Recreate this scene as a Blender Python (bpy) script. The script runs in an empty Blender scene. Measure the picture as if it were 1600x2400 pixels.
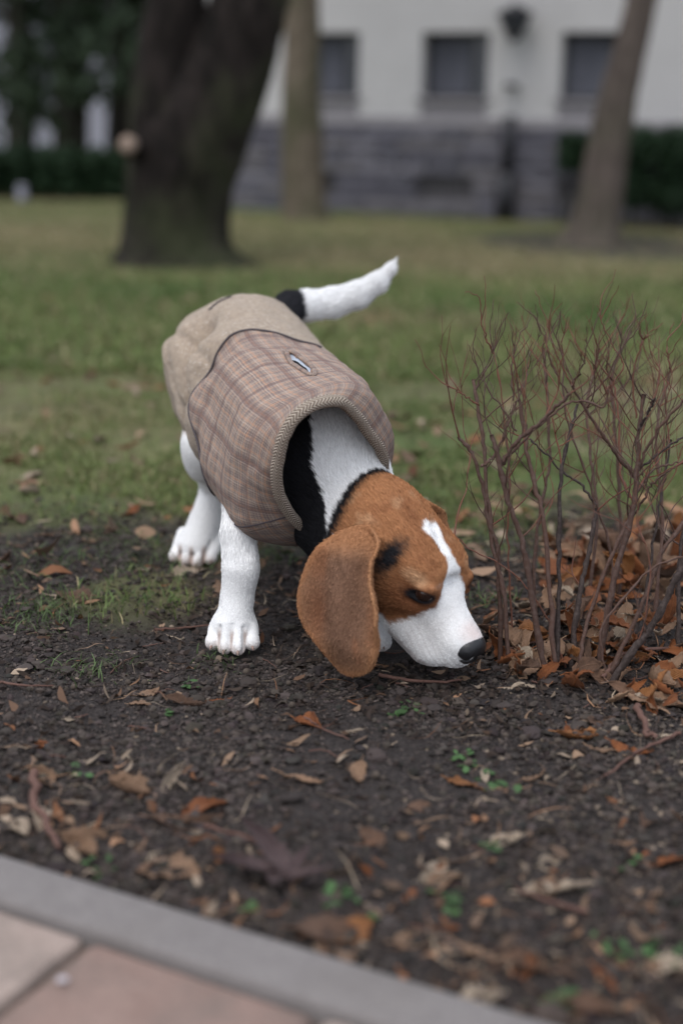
import bpy, math, random
import numpy as np
from mathutils import Vector, noise as mnoise

# ------------------------------------------------------------------ camera, light, exposure
scene = bpy.context.scene
COL = scene.collection
PITCH, ROLL, CAM_H, FPX = math.radians(14.5), math.radians(1.4), .52, 3333.3
cF = np.array([0, math.cos(PITCH), -math.sin(PITCH)])
_R0 = np.array([1., 0, 0]); _U0 = np.array([0, math.sin(PITCH), math.cos(PITCH)])
cR = math.cos(ROLL) * _R0 + math.sin(ROLL) * _U0
cU = -math.sin(ROLL) * _R0 + math.cos(ROLL) * _U0
cC = np.array([0, 0, CAM_H])

def at(x, y, Y):
    """Point at ground distance Y on the line of sight of photo pixel (x, y) of 1568 x 2352."""
    k = 1600 / 1568
    d = cF + cR * (x * k - 800) / FPX - cU * (y * k - 1200) / FPX
    return cC + d * Y / d[1]

def gnd(x, y, z=0.0):
    k = 1600 / 1568
    d = cF + cR * (x * k - 800) / FPX - cU * (y * k - 1200) / FPX
    return cC + d * (z - CAM_H) / d[2]

from mathutils import Matrix
cam_data = bpy.data.cameras.new('camera')
cam = bpy.data.objects.new('camera', cam_data); COL.objects.link(cam)
cam.matrix_world = Matrix(((cR[0], cU[0], -cF[0], cC[0]), (cR[1], cU[1], -cF[1], cC[1]),
                           (cR[2], cU[2], -cF[2], cC[2]), (0, 0, 0, 1)))
cam_data.sensor_fit = 'VERTICAL'; cam_data.sensor_height = 36; cam_data.lens = 50
cam_data.clip_start = .05; cam_data.clip_end = 2000
cam_data.dof.use_dof = True
cam_data.dof.focus_distance = 1.46
cam_data.dof.aperture_fstop = 2.4
scene.camera = cam

SUN_EL, SUN_AZ = math.radians(48), math.radians(-35)
world = bpy.data.worlds.new('World'); scene.world = world; world.use_nodes = True
wn = world.node_tree
sky = wn.nodes.new('ShaderNodeTexSky'); sky.sky_type = 'NISHITA'; sky.sun_disc = False
sky.sun_elevation = SUN_EL; sky.sun_rotation = math.radians(200)
sky.air_density = 1.0; sky.dust_density = 4.0; sky.ozone_density = 1.0
# an overcast sky: the Nishita dome mostly veiled by an even pale cloud layer
mixw = wn.nodes.new('ShaderNodeMix'); mixw.data_type = 'RGBA'; mixw.inputs[0].default_value = .8
mixw.inputs[7].default_value = (7.5, 8.05, 9.05, 1)
wn.links.new(sky.outputs[0], mixw.inputs[6])
bg = wn.nodes['Background']; bg.inputs['Strength'].default_value = .128
wn.links.new(mixw.outputs[2], bg.inputs['Color'])

sun_d = bpy.data.lights.new('sun', 'SUN'); sun_d.energy = 1.5; sun_d.angle = math.radians(40)
sun_d.color = (1, .97, .94)
sun = bpy.data.objects.new('sun', sun_d); COL.objects.link(sun)
sd = Vector((math.sin(math.radians(20)) * math.cos(SUN_EL) * -1, -.35 * math.cos(SUN_EL), math.sin(SUN_EL))).normalized()
sun.rotation_euler = sd.to_track_quat('Z', 'Y').to_euler()
scene.view_settings.view_transform = 'Standard'; scene.view_settings.look = 'None'
scene.view_settings.gamma = 1; scene.view_settings.use_curve_mapping = False
scene.view_settings.exposure = 0.38
scene.cycles.max_bounces = 6; scene.cycles.diffuse_bounces = 3; scene.cycles.transparent_max_bounces = 6

rng = np.random.default_rng(7)
random.seed(7)

# ------------------------------------------------------------------ helpers
def tag(o, label=None, cat=None, group=None, kind=None):
    if label: o['label'] = label
    if cat: o['category'] = cat
    if group: o['group'] = group
    if kind: o['kind'] = kind
    return o

def link(o, parent=None):
    COL.objects.link(o)
    if parent is not None: o.parent = parent
    return o

def empty(name, loc=(0, 0, 0), rz=0.0, parent=None):
    o = bpy.data.objects.new(name, None); o.location = loc; o.rotation_euler = (0, 0, rz)
    return link(o, parent)

def new_obj(name, data, parent=None, mat=None):
    o = bpy.data.objects.new(name, data)
    if mat is not None:
        if not data.materials: data.materials.append(mat)
    return link(o, parent)

def np_mesh(name, V, faces, mat=None, parent=None, smooth=True, col=None, uv=None, extra=None):
    """faces: list of int arrays, each (n,3) or (n,4)."""
    V = np.asarray(V, np.float32)
    me = bpy.data.meshes.new(name)
    faces = [np.asarray(f, np.int32) for f in (faces if isinstance(faces, list) else [faces]) if len(f)]
    loops = np.concatenate([f.ravel() for f in faces])
    cnt = np.concatenate([np.full(len(f), f.shape[1], np.int32) for f in faces])
    starts = np.concatenate([[0], np.cumsum(cnt)[:-1]]).astype(np.int32)
    me.vertices.add(len(V)); me.vertices.foreach_set('co', V.ravel())
    me.loops.add(len(loops)); me.loops.foreach_set('vertex_index', loops)
    me.polygons.add(len(cnt)); me.polygons.foreach_set('loop_start', starts)
    me.polygons.foreach_set('loop_total', cnt)
    me.polygons.foreach_set('use_smooth', np.full(len(cnt), smooth))
    me.update(calc_edges=True)
    if col is not None:
        a = me.attributes.new('Col', 'FLOAT_COLOR', 'POINT')
        c = np.ones((len(V), 4), np.float32); c[:, :3] = col
        a.data.foreach_set('color', c.ravel())
    if uv is not None:
        l = me.uv_layers.new(name='UVMap')
        l.data.foreach_set('uv', np.asarray(uv, np.float32)[loops].ravel())
    if extra:
        for k, v in extra.items():
            a = me.attributes.new(k, 'FLOAT', 'POINT'); a.data.foreach_set('value', np.asarray(v, np.float32))
    me.validate()
    if mat is not None: me.materials.append(mat)
    o = bpy.data.objects.new(name, me)
    return link(o, parent)

class NT:
    """small node-tree writer"""
    def __init__(s, name, rough=.8, spec=.3):
        s.m = bpy.data.materials.new(name); s.m.use_nodes = True; s.t = s.m.node_tree
        s.b = s.t.nodes['Principled BSDF']
        s.b.inputs['Roughness'].default_value = rough
        s.b.inputs['Specular IOR Level'].default_value = spec
    def n(s, typ, **kw):
        nd = s.t.nodes.new(typ)
        for k, v in kw.items():
            if k.startswith('i_'):
                key = k[2:]; key = int(key) if key.isdigit() else key.replace('_', ' ')
                s.set(nd.inputs[key], v)
            else: setattr(nd, k, v)
        return nd
    def set(s, inp, v):
        if isinstance(v, bpy.types.NodeSocket): s.t.links.new(v, inp)
        else:
            if hasattr(inp.default_value, '__len__') and not hasattr(v, '__len__'): v = (v,) * len(inp.default_value)
            if hasattr(v, '__len__') and len(v) == 3 and len(inp.default_value) == 4: v = tuple(v) + (1,)
            inp.default_value = v
    def math(s, op, a, b=0.0, c=0.0, clamp=False):
        nd = s.t.nodes.new('ShaderNodeMath'); nd.operation = op; nd.use_clamp = clamp
        for i, v in enumerate((a, b, c)): s.set(nd.inputs[i], v)
        return nd.outputs[0]
    def mix(s, f, a, b, blend='MIX'):
        nd = s.t.nodes.new('ShaderNodeMix'); nd.data_type = 'RGBA'; nd.blend_type = blend
        s.set(nd.inputs[0], f); s.set(nd.inputs[6], a); s.set(nd.inputs[7], b)
        return nd.outputs[2]
    def noise(s, scale, detail=3, rough=.6, vec=None, dist=0.0):
        nd = s.t.nodes.new('ShaderNodeTexNoise')
        nd.inputs['Scale'].default_value = scale; nd.inputs['Detail'].default_value = detail
        nd.inputs['Roughness'].default_value = rough; nd.inputs['Distortion'].default_value = dist
        if vec is not None: s.t.links.new(vec, nd.inputs['Vector'])
        return nd.outputs['Fac']
    def ramp(s, f, stops, interp='LINEAR'):
        nd = s.t.nodes.new('ShaderNodeValToRGB'); nd.color_ramp.interpolation = interp
        el = nd.color_ramp.elements
        while len(el) < len(stops): el.new(.5)
        for e, (p, c) in zip(el, stops):
            e.position = p; e.color = (c, c, c, 1) if not hasattr(c, '__len__') else tuple(c) + (1,)
        s.set(nd.inputs[0], f); return nd.outputs[0]
    def objco(s): return s.n('ShaderNodeTexCoord').outputs['Object']
    def pos(s): return s.n('ShaderNodeNewGeometry').outputs['Position']
    def uvxy(s):
        sp = s.n('ShaderNodeSeparateXYZ'); s.t.links.new(s.n('ShaderNodeTexCoord').outputs['UV'], sp.inputs[0])
        return sp.outputs[0], sp.outputs[1]
    def bump(s, h, strength=.5, dist=.002, normal=None):
        nd = s.t.nodes.new('ShaderNodeBump'); nd.inputs['Strength'].default_value = strength
        nd.inputs['Distance'].default_value = dist; s.t.links.new(h, nd.inputs['Height'])
        if normal is not None: s.t.links.new(normal, nd.inputs['Normal'])
        s.t.links.new(nd.outputs[0], s.b.inputs['Normal']); return nd.outputs[0]
    def color(s, c): s.set(s.b.inputs['Base Color'], c); return s
    def attr(s, name='Col'):
        nd = s.t.nodes.new('ShaderNodeAttribute'); nd.attribute_name = name; return nd
    def rnd(s): return s.n('ShaderNodeObjectInfo').outputs['Random']
def simple_mat(name, c, rough=.7, nscale=None, amt=.25, bump=None, spec=.3):
    m = NT(name, rough, spec)
    if nscale:
        f = m.noise(nscale, 4, .6, m.objco())
        d = tuple(x * (1 - amt) for x in c); l = tuple(min(1, x * (1 + amt)) for x in c)
        m.color(m.ramp(f, [(.3, d), (.7, l)]))
        if bump: m.bump(f, bump, .003)
    else: m.color(c)
    return m.m

# vectorised value noise, used to shape meshes
def _hash(ix, iy, iz, seed=0):
    n = (ix * 374761393 + iy * 668265263 + iz * 2147483647 + seed * 974711) & 0xffffffff
    n = ((n ^ (n >> 13)) * 1274126177) & 0xffffffff
    n = (n ^ (n >> 16))
    return (n & 0xffffff) / float(0xffffff)
def vnoise(P, scale=1.0, octaves=1, seed=0, gain=.5):
    P = np.asarray(P, float) * scale; out = np.zeros(len(P)); amp = 1.0; tot = 0
    for o in range(octaves):
        i = np.floor(P).astype(np.int64); f = P - i; f = f * f * (3 - 2 * f)
        acc = 0
        for dx in (0, 1):
            for dy in (0, 1):
                for dz in (0, 1):
                    w = (f[:, 0] if dx else 1 - f[:, 0]) * (f[:, 1] if dy else 1 - f[:, 1]) * (f[:, 2] if dz else 1 - f[:, 2])
                    acc = acc + w * _hash(i[:, 0] + dx, i[:, 1] + dy, i[:, 2] + dz, seed + o)
        out += amp * (acc * 2 - 1); tot += amp; amp *= gain; P = P * 2.03 + 7.1
    return out / tot

def smoothstep(a, b, x):
    t = np.clip((x - a) / (b - a), 0, 1); return t * t * (3 - 2 * t)
# ------------------------------------------------------------------ implicit surfaces for living shapes
def smin(a, b, k):
    h = np.maximum(k - np.abs(a - b), 0) / k
    return np.minimum(a, b) - h * h * k * .25
def smax(a, b, k): return -smin(-a, -b, k)
def cone(a, b, ra, rb):
    a = np.asarray(a, float); b = np.asarray(b, float); ab = b - a; L2 = ab @ ab
    def f(P):
        t = np.clip(((P - a) @ ab) / L2, 0, 1)
        return np.linalg.norm(P - a - t[:, None] * ab, axis=1) - (ra + (rb - ra) * t)
    return f
def ellip(c, rad, M=None):
    c = np.asarray(c, float); rad = np.asarray(rad, float)
    def f(P):
        q = P - c
        if M is not None: q = q @ M
        k0 = np.linalg.norm(q / rad, axis=1); k1 = np.linalg.norm(q / rad ** 2, axis=1)
        return k0 * (k0 - 1) / np.maximum(k1, 1e-9)
    return f

class Solid:
    def __init__(s): s.ops = []
    def add(s, f, k=.01): s.ops.append(('u', f, k)); return s
    def cut(s, f, k=.004): s.ops.append(('s', f, k)); return s
    def __call__(s, P, mask=None):
        d = np.full(len(P), 1.0)
        for i, (t, f, k) in enumerate(s.ops):
            if mask is not None and not mask[i]: continue
            g = f(P); kk = k(P) if callable(k) else k
            d = smin(d, g, kk) if t == 'u' else smax(d, -g, kk)
        return d
    def eval(s, P, chunk=6000):
        out = np.empty(len(P))
        for i in range(0, len(P), chunk):
            Q = P[i:i + chunk]; lo, hi = Q.min(0), Q.max(0); c = (lo + hi) / 2; rr = np.linalg.norm(hi - lo) / 2
            mask = [f(c[None])[0] < rr * 1.6 + .05 for _, f, _k in s.ops]
            out[i:i + chunk] = s(Q, mask)
        return out

def mesh_solid(S, lo, hi, h, newton=2):
    """naive surface nets on sparse blocks; returns verts, quads"""
    B = 8; lo = np.asarray(lo, float); n = np.ceil((np.asarray(hi) - lo) / (h * B)).astype(int)
    bi = np.stack(np.meshgrid(*[np.arange(k) for k in n], indexing='ij'), -1).reshape(-1, 3)
    ctr = lo + (bi + .5) * B * h
    d = np.empty(len(ctr))
    for i in range(0, len(ctr), 4096): d[i:i + 4096] = S.eval(ctr[i:i + 4096], 512)
    bi = bi[np.abs(d) < B * h * 1.25]
    g = np.stack(np.meshgrid(*[np.arange(B + 1)] * 3, indexing='ij'), -1).reshape(-1, 3)
    nb = len(bi)
    G = (bi[:, None, :] * B + g[None]).reshape(-1, 3)
    val = S.eval(lo + G * h, (B + 1) ** 3 * 6).reshape(nb, B + 1, B + 1, B + 1)
    cs = {}
    c8 = [(a, b, c) for a in (0, 1) for b in (0, 1) for c in (0, 1)]
    for (a, b, c) in c8: cs[(a, b, c)] = val[:, a:a + B, b:b + B, c:c + B]
    neg = sum((cs[k] < 0).astype(int) for k in c8)
    act = (neg > 0) & (neg < 8)
    ib, ix, iy, iz = np.nonzero(act)
    cell = bi[ib] * B + np.stack([ix, iy, iz], 1)
    V = np.zeros((len(cell), 3)); cnt = np.zeros(len(cell))
    vv = {k: cs[k][act] for k in c8}
    for p in c8:
        for ax in range(3):
            if p[ax]: continue
            q = list(p); q[ax] = 1; q = tuple(q)
            a, b = vv[p], vv[q]; m = (a < 0) != (b < 0)
            t = np.where(m, a / np.where(m, a - b, 1), 0)
            pt = np.tile(np.array(p, float), (len(cell), 1)); pt[:, ax] = t
            V[m] += pt[m]; cnt[m] += 1
    V = V / cnt[:, None] + cell
    V = lo + V * h
    NN = int(max(n) * B + 4)
    key = lambda c: (c[:, 0].astype(np.int64) * NN + c[:, 1]) * NN + c[:, 2]
    kc = key(cell); order = np.argsort(kc); ks = kc[order]
    def look(c):
        q = key(c); i = np.searchsorted(ks, q); i = np.minimum(i, len(ks) - 1)
        ok = ks[i] == q; return np.where(ok, order[i], -1)
    quads = []
    for ax in range(3):
        a = val[:, :B, :B, :B]
        sl = [slice(0, B)] * 3; sl[ax] = slice(1, B + 1)
        b = val[(slice(None),) + tuple(sl)]
        m = (a < 0) != (b < 0); ib, ix, iy, iz = np.nonzero(m)
        c = bi[ib] * B + np.stack([ix, iy, iz], 1)
        u, v = [(1, 2), (2, 0), (0, 1)][ax]
        e = np.eye(3, dtype=int)
        q = np.stack([look(c - e[u] - e[v]), look(c - e[v]), look(c), look(c - e[u])], 1)
        flip = (a[m] > 0); q[flip] = q[flip][:, ::-1]
        quads.append(q[(q >= 0).all(1)])
    quads = np.concatenate(quads)
    for _ in range(newton):
        d, N = grad_sdf(S, V)
        V = V - np.clip(d, -h, h)[:, None] * N * .9
    d, N = grad_sdf(S, V)
    return V, quads, N

def grad_sdf(S, V, e=.0006):
    o = np.argsort(np.floor(V[:, 0] / .02) * 1e6 + np.floor(V[:, 1] / .02) * 1e3 + np.floor(V[:, 2] / .02))
    W = V[o]; d = S.eval(W); g = np.stack([S.eval(W + np.eye(3)[i] * e) - d for i in range(3)], 1)
    g /= np.maximum(np.linalg.norm(g, axis=1), 1e-12)[:, None]
    D = np.empty_like(d); G = np.empty_like(g); D[o] = d; G[o] = g
    return D, G
DOG_H, HAIRS = .0018, 170000
# ------------------------------------------------------------------ ground
def lawn_mask(x, y):
    """0 bare soil, 1 grass"""
    P = np.stack([x, y, np.zeros_like(x)], 1)
    n = vnoise(P, 2.6, 3, 11); n2 = vnoise(P, 9, 2, 12)
    edge = 1.86 + .30 * n + .14 * n2 - .18 * np.clip(-x - .15, 0, 1) + .30 * np.clip(x - .05, 0, .8)
    m_ = smoothstep(-.12, .25, y - edge)
    patch = smoothstep(.02, .40, n2 * .6 + vnoise(P, 5, 2, 17) * .8) * smoothstep(1.42, 1.62, y) * smoothstep(.22, .05, x)
    bare = smoothstep(.30, .60, vnoise(P, 1.4, 3, 19)) * smoothstep(4.5, 2.2, y) * .85
    d = np.hypot(x - 1.5, (y - 8.3) * .6)
    return np.clip(np.maximum(m_, patch * .8) - bare, 0, 1) * (1 - .9 * smoothstep(1.0, .6, d + .2 * n))
PAWS = [(-.109, 1.415), (.043, 1.415), (-.19, 1.735), (0.0, 1.73)]
def ground_z(x, y):
    P = np.stack([x, y, np.zeros_like(x)], 1); near = smoothstep(4, 2, y)
    z = .0060 * vnoise(P, 7, 2, 1) * near + .0042 * vnoise(P, 38, 3, 2) * near + .0035 * vnoise(P, 19, 2, 8) * near + .0026 * vnoise(P, 170, 2, 4) * smoothstep(2.6, 1.6, y)
    z = z + .02 * vnoise(P, .8, 2, 6) * smoothstep(3, 6, y)
    lm = lawn_mask(x, y); z = z + .006 * lm * near
    z = z + .016 * np.exp(-((x - .30) / .16) ** 2 - ((y - 1.46) / .14) ** 2)                 # soil heaped at the bush
    for px_, py_ in PAWS:
        w = np.exp(-(((x - px_) ** 2 + (y - py_) ** 2) / .045 ** 2)); z = z * (1 - w) + (-.0015) * w
    w = smoothstep(.755, .729, (x * .452 + y * .892)); z = z * (1 - w) + (-.012) * w            # level under the kerb and path
    w = np.exp(-(((x - .085) ** 2 + (y - 1.32) ** 2) / .05 ** 2)); z = z * (1 - w) + (-.002) * w
    return z
def spaced(segs):
    out = [segs[0][0]]
    for a, b, n_ in segs: out += list(np.linspace(a, b, n_ + 1)[1:])
    return np.array(out)
def geo(a, b, n_): return list(a * (b / a) ** (np.arange(1, n_ + 1) / n_))
gx = np.linspace(-.62, .62, 320); gx = np.concatenate([-np.array(geo(.62, 400, 60))[::-1], gx, geo(.62, 400, 60)])
gy = np.concatenate([[-400, -100, -30, -8, -2, -.5, .2, .5], np.linspace(.62, 1.75, 290), geo(1.75, 13, 130), geo(13, 900, 24)])
GX, GY = np.meshgrid(gx, gy, indexing='ij'); gz = ground_z(GX.ravel(), GY.ravel())
I, J = np.meshgrid(np.arange(len(gx) - 1), np.arange(len(gy) - 1), indexing='ij'); ny = len(gy)
gF = np.stack([I * ny + J, (I + 1) * ny + J, (I + 1) * ny + J + 1, I * ny + J + 1], -1).reshape(-1, 4)
lm = lawn_mask(GX.ravel(), GY.ravel())
m = NT('soil_and_turf', .82, .2)
P = m.pos(); g = m.attr('lawn').outputs['Fac']
soil = m.mix(m.noise(55, 5, .7, P), (.014, .0115, .0115), (.058, .047, .043))
soil = m.mix(m.ramp(m.noise(9, 4, .6, P), [(.35, 0), (.7, .6)]), soil, (.052, .043, .041))
soil = m.mix(m.ramp(m.noise(700, 2, .6, P), [(.56, 0), (.70, .65)]), soil, (.15, .125, .11)); soil = m.mix(m.ramp(m.noise(330, 4, .8, P), [(.40, .75), (.55, 0)]), soil, (.008, .007, .007))
turf = m.mix(m.ramp(m.noise(1.1, 4, .6, P), [(.36, 0), (.62, 1)]), (.088, .120, .038), (.165, .148, .074))
turf = m.mix(m.ramp(m.noise(.45, 3, .6, P), [(.42, 0), (.60, .8)]), turf, (.125, .105, .058))
turf = m.mix(m.ramp(m.noise(7, 4, .7, P), [(.45, 0), (.75, .8)]), turf, (.085, .060, .036))
turf = m.mix(m.ramp(m.noise(.6, 2, .5, P), [(.50, 0), (.64, .7)]), turf, (.040, .090, .018))
m.color(m.mix(g, soil, turf)); m.bump(m.noise(420, 4, .75, P), .8, .004)
ground = np_mesh('ground', np.stack([GX.ravel(), GY.ravel(), gz], 1), [gF], m.m, extra={'lawn': lm}); ground['kind'] = 'structure'
def gzs(x, y): return float(ground_z(np.array([float(x)]), np.array([float(y)]))[0])

# ---- path and kerb along the bottom left
DK = np.array([.892, -.452, 0]); NK = np.array([.452, .892, 0])
def kxy(s, c, z=0.0): return NK * c + DK * s + np.array([0, 0, z])
def box_mesh(name, cx_, cy_, cz_, bev=.004, seed=0, amp=.0015, n_=3):
    """bevelled, slightly uneven block, local x along, y across, z up (top at z=0)"""
    import bmesh
    bm = bmesh.new(); bmesh.ops.create_cube(bm, size=1)
    for v in bm.verts: v.co.x *= cx_; v.co.y *= cy_; v.co.z = (v.co.z - .5) * cz_
    bmesh.ops.bevel(bm, geom=bm.edges[:], offset=bev, segments=2, affect='EDGES', profile=.6)
    for v in bm.verts:
        v.co += Vector((mnoise.noise(v.co * 60 + Vector((seed, 0, 0))), mnoise.noise(v.co * 60 + Vector((0, seed, 5))), mnoise.noise(v.co * 50 + Vector((3, 0, seed))))) * amp
    me = bpy.data.meshes.new(name); bm.to_mesh(me); bm.free()
    for p in me.polygons: p.use_smooth = True
    return me
m = NT('kerb_concrete', .9, .2); P = m.pos()
c = m.mix(m.noise(35, 5, .7, P), (.135, .122, .118), (.245, .225, .215)); c = m.mix(m.ramp(m.noise(500, 3, .7, P), [(.4, 0), (.7, .6)]), c, (.10, .09, .09))
c = m.mix(m.ramp(m.noise(10, 3, .6, P), [(.5, 0), (.75, .5)]), c, (.13, .115, .105))
m.color(c); m.bump(m.noise(600, 3, .7, P), .6, .0015); M_KERB = m.m
def paver_mat(name, a, b):
    m = NT(name, .92, .15); P = m.pos()
    c = m.mix(m.noise(26, 5, .7, P), a, b); c = m.mix(m.ramp(m.noise(14, 4, .7, P), [(.46, 0), (.66, .65)]), c, (.15, .125, .110)); c = m.mix(m.ramp(m.noise(450, 3, .7, P), [(.45, 0), (.7, .5)]), c, tuple(x * .5 for x in a))
    m.color(c); m.bump(m.noise(500, 3, .7, P), .6, .0015); return m.m
M_PAV = [paver_mat('paver_red', (.185, .122, .102), (.285, .205, .175)), paver_mat('paver_buff', (.27, .205, .175), (.38, .31, .27))]
kerb = empty('kerb', tuple(kxy(-.3, .702, 0)), math.atan2(DK[1], DK[0])); kerb['kind'] = 'structure'
km = box_mesh('kerb_stone', .598, .050, .12, .005, 3, .0012); km.materials.append(M_KERB)
for i, s_ in enumerate(np.arange(-2.2, 2.8, .602)):
    o = bpy.data.objects.new('kerb_stone', km); link(o, kerb); o.location = (s_ + .30, 0, .016 + random.uniform(-.001, .001)); o.rotation_euler = (0, 0, math.pi * (i % 2))
path = empty('path', tuple(kxy(0, .6765, 0)), math.atan2(DK[1], DK[0])); path['kind'] = 'structure'
pms = []
for k in range(4):
    a = box_mesh('paver', .164, .262, .06, .006, 10 + k, .002); a.materials.append(M_PAV[0]); b = a.copy(); b.materials[0] = M_PAV[1]; pms.append((a, b))
off = -.520
for r_ in range(7):
    for i in range(-12, 12):
        o = bpy.data.objects.new('paver', pms[(i * 3 + r_) % 4][0 if (i + r_) % 2 == 0 else 1]); link(o, path)
        o.location = (off + (i + .5) * .172 + (.086 if r_ % 2 else 0), -.1325 - r_ * .270, .008 + random.uniform(-.001, .001))
bed = np_mesh('joint_sand', [tuple(kxy(-3, .6765, .0005)), tuple(kxy(3, .6765, .0005)), tuple(kxy(3, -1.3, .0005)), tuple(kxy(-3, -1.3, .0005))], [np.array([[0, 3, 2, 1]])],
              simple_mat('joint_sand', (.11, .085, .07), .95, 90, .35))
bed.parent = path; bed.matrix_parent_inverse = (Matrix.Translation(path.location) @ Matrix.Rotation(path.rotation_euler.z, 4, 'Z')).inverted()
# ------------------------------------------------------------------ building behind the lawn
W0 = np.array([-.916, 11.71, 0.]); WD = np.array([2.226, -.78, 0.]); WD /= np.linalg.norm(WD); WN = np.array([WD[1], -WD[0], 0])   # WN points to the viewer
def wall_uv(x, y):
    k = 1600 / 1568; d = cF + cR * (x * k - 800) / FPX - cU * (y * k - 1200) / FPX
    t = ((W0 - cC) @ WN) / (d @ WN); p = cC + d * t; return float((p - W0) @ WD), float(p[2])
bld = empty('building', tuple(W0), math.atan2(WD[1], WD[0]))
tag(bld, 'cream rendered house with a rough grey stone base and dark square windows', 'building')
def render_mat(name, a, b, sc=3):
    m = NT(name, .9, .15); co = m.objco()
    c = m.mix(m.noise(sc, 4, .6, co), a, b); m.color(c); m.bump(m.noise(60, 4, .7, co), .4, .01); return m.m
M_CREAM = render_mat('cream_render', (.385, .375, .370), (.47, .46, .455)); M_SILL = render_mat('sill_stone', (.20, .19, .20), (.28, .265, .275), 6)
M_STONE = [render_mat('stone_%s' % n_, a, tuple(min(1, x * 1.35) for x in a), 8) for n_, a in (('violet', (.100, .097, .114)), ('grey', (.118, .113, .128)), ('dark', (.082, .079, .094)), ('warm', (.120, .113, .122)))]
M_MORT = simple_mat('mortar', (.10, .095, .10), .95)
m = NT('window_glass', .08, .5); m.color((.020, .024, .032)); M_GLASS = m.m
M_CURT = simple_mat('curtain', (.095, .098, .118), .9, 12, .2); M_IRON = simple_mat('black_iron', (.02, .02, .024), .5)
M_FRAME = simple_mat('window_frame', (.045, .045, .05), .6)
def bb(name, mat, parent, lo, hi, bev=0.0):
    """box in wall space: x along, y depth (negative towards the viewer), z up"""
    import bmesh
    bm = bmesh.new(); bmesh.ops.create_cube(bm, size=1)
    for v in bm.verts: v.co = Vector([lo[i] + (v.co[i] + .5) * (hi[i] - lo[i]) for i in range(3)])
    if bev: bmesh.ops.bevel(bm, geom=bm.edges[:], offset=bev, segments=2, affect='EDGES')
    me = bpy.data.meshes.new(name); bm.to_mesh(me); bm.free(); me.materials.append(mat)
    return link(bpy.data.objects.new(name, me), parent)
XL, XR, TOP = wall_uv(470, 300)[0], 9.0, 5.2
_, PZ = wall_uv(880, 268)
wins = []
for (a, b, y0, y1) in ((720, 824, 80, 216), (972, 1116, 80, 224), (1290, 1425, 82, 236)):
    u0, z1 = wall_uv(a, (y0 + y1) / 2)[0], wall_uv((a + b) / 2, y0)[1]; u1, z0 = wall_uv(b, (y0 + y1) / 2)[0], wall_uv((a + b) / 2, y1)[1]
    wins.append((u0, u1, z0, z1))
zs0, zs1 = wins[1][2], wins[1][3]; pitch = (wins[2][0] - wins[1][0])
u0w = wins[1][0]; wW = wins[1][1] - wins[1][0] + .03
u0w -= .015; zs1 += .02
wl = [u0w + pitch * k for k in range(-1, 7)]
wl[0] = wins[0][1] - wW
# wall pieces between the openings, butted end to end; openings are real holes 18 cm deep
x_ = XL
for u in wl + [XR]:
    if u - x_ > .01: bb('wall', M_CREAM, bld, (x_, 0, PZ), (min(u, XR), .35, zs1))
    x_ = u + wW
ST = 1.9
z = zs1
bb('upper_wall', M_CREAM, bld, (XL, 0, zs1), (XR, .35, zs1 + .9))
for u in wl:
    bb('wall_under_window', M_SILL, bld, (u, .012, PZ), (u + wW, .35, zs0 - .03))
    w_ = empty('window', (u, 0, zs0), 0, bld)
    bb('sill', M_SILL, w_, (-.03, -.03, -.03), (wW + .03, .12, 0), .004)
    for (lo, hi) in (((0, .14, 0), (.03, .18, zs1 - zs0)), ((wW - .03, .14, 0), (wW, .18, zs1 - zs0)), ((.03, .14, zs1 - zs0 - .03), (wW - .03, .18, zs1 - zs0)), ((.03, .14, 0), (wW - .03, .18, .03)), ((wW * .66, .142, .03), (wW * .66 + .015, .178, zs1 - zs0 - .03))):
        bb('frame', M_FRAME, w_, lo, hi)
    bb('pane', M_GLASS, w_, (.03, .155, .03), (wW * .66, .16, zs1 - zs0 - .03)); bb('pane', M_GLASS, w_, (wW * .66 + .015, .155, .03), (wW - .03, .16, zs1 - zs0 - .03))
    bb('curtain', M_CURT, w_, (.04, .150, .035), (wW * .64, .1545, zs1 - zs0 - .035))
u_up = zs1 + .9
bb('upper_wall', M_CREAM, bld, (XL, 0, u_up), (XR, .35, TOP))
bb('string_course', M_SILL, bld, (XL - .02, -.03, PZ - .07), (XR, .30, PZ - .002), .006)
bb('side_wall', M_CREAM, bld, (XL, .351, PZ), (XL + .3, 6, TOP)); bb('side_base', M_STONE[1], bld, (XL - .01, .351, -.05), (XL + .3, 6, PZ - .002))
bb('roof', M_MORT, bld, (XL - .3, -.4, TOP), (XR, 6.3, TOP + .15))
bb('base_core', M_MORT, bld, (XL + .02, .03, -.08), (XR, .34, PZ - .072))
vents = []
for (a, b, y0, y1) in ((742, 772, 398, 432), (957, 1086, 412, 452), (1284, 1330, 424, 462)):
    vents.append((wall_uv(a, (y0 + y1) / 2)[0], wall_uv(b, (y0 + y1) / 2)[0], wall_uv((a + b) / 2, y1)[1], wall_uv((a + b) / 2, y0)[1]))
nc = 8; ch = (PZ - .072 + .06) / nc; rr = random.Random(5)
stone_me = []
for k in range(12):
    stone_me.append(box_mesh('stone', 1, 1, 1, .03, 30 + k, .025)); stone_me[-1].materials.append(M_STONE[k % 4])
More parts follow.
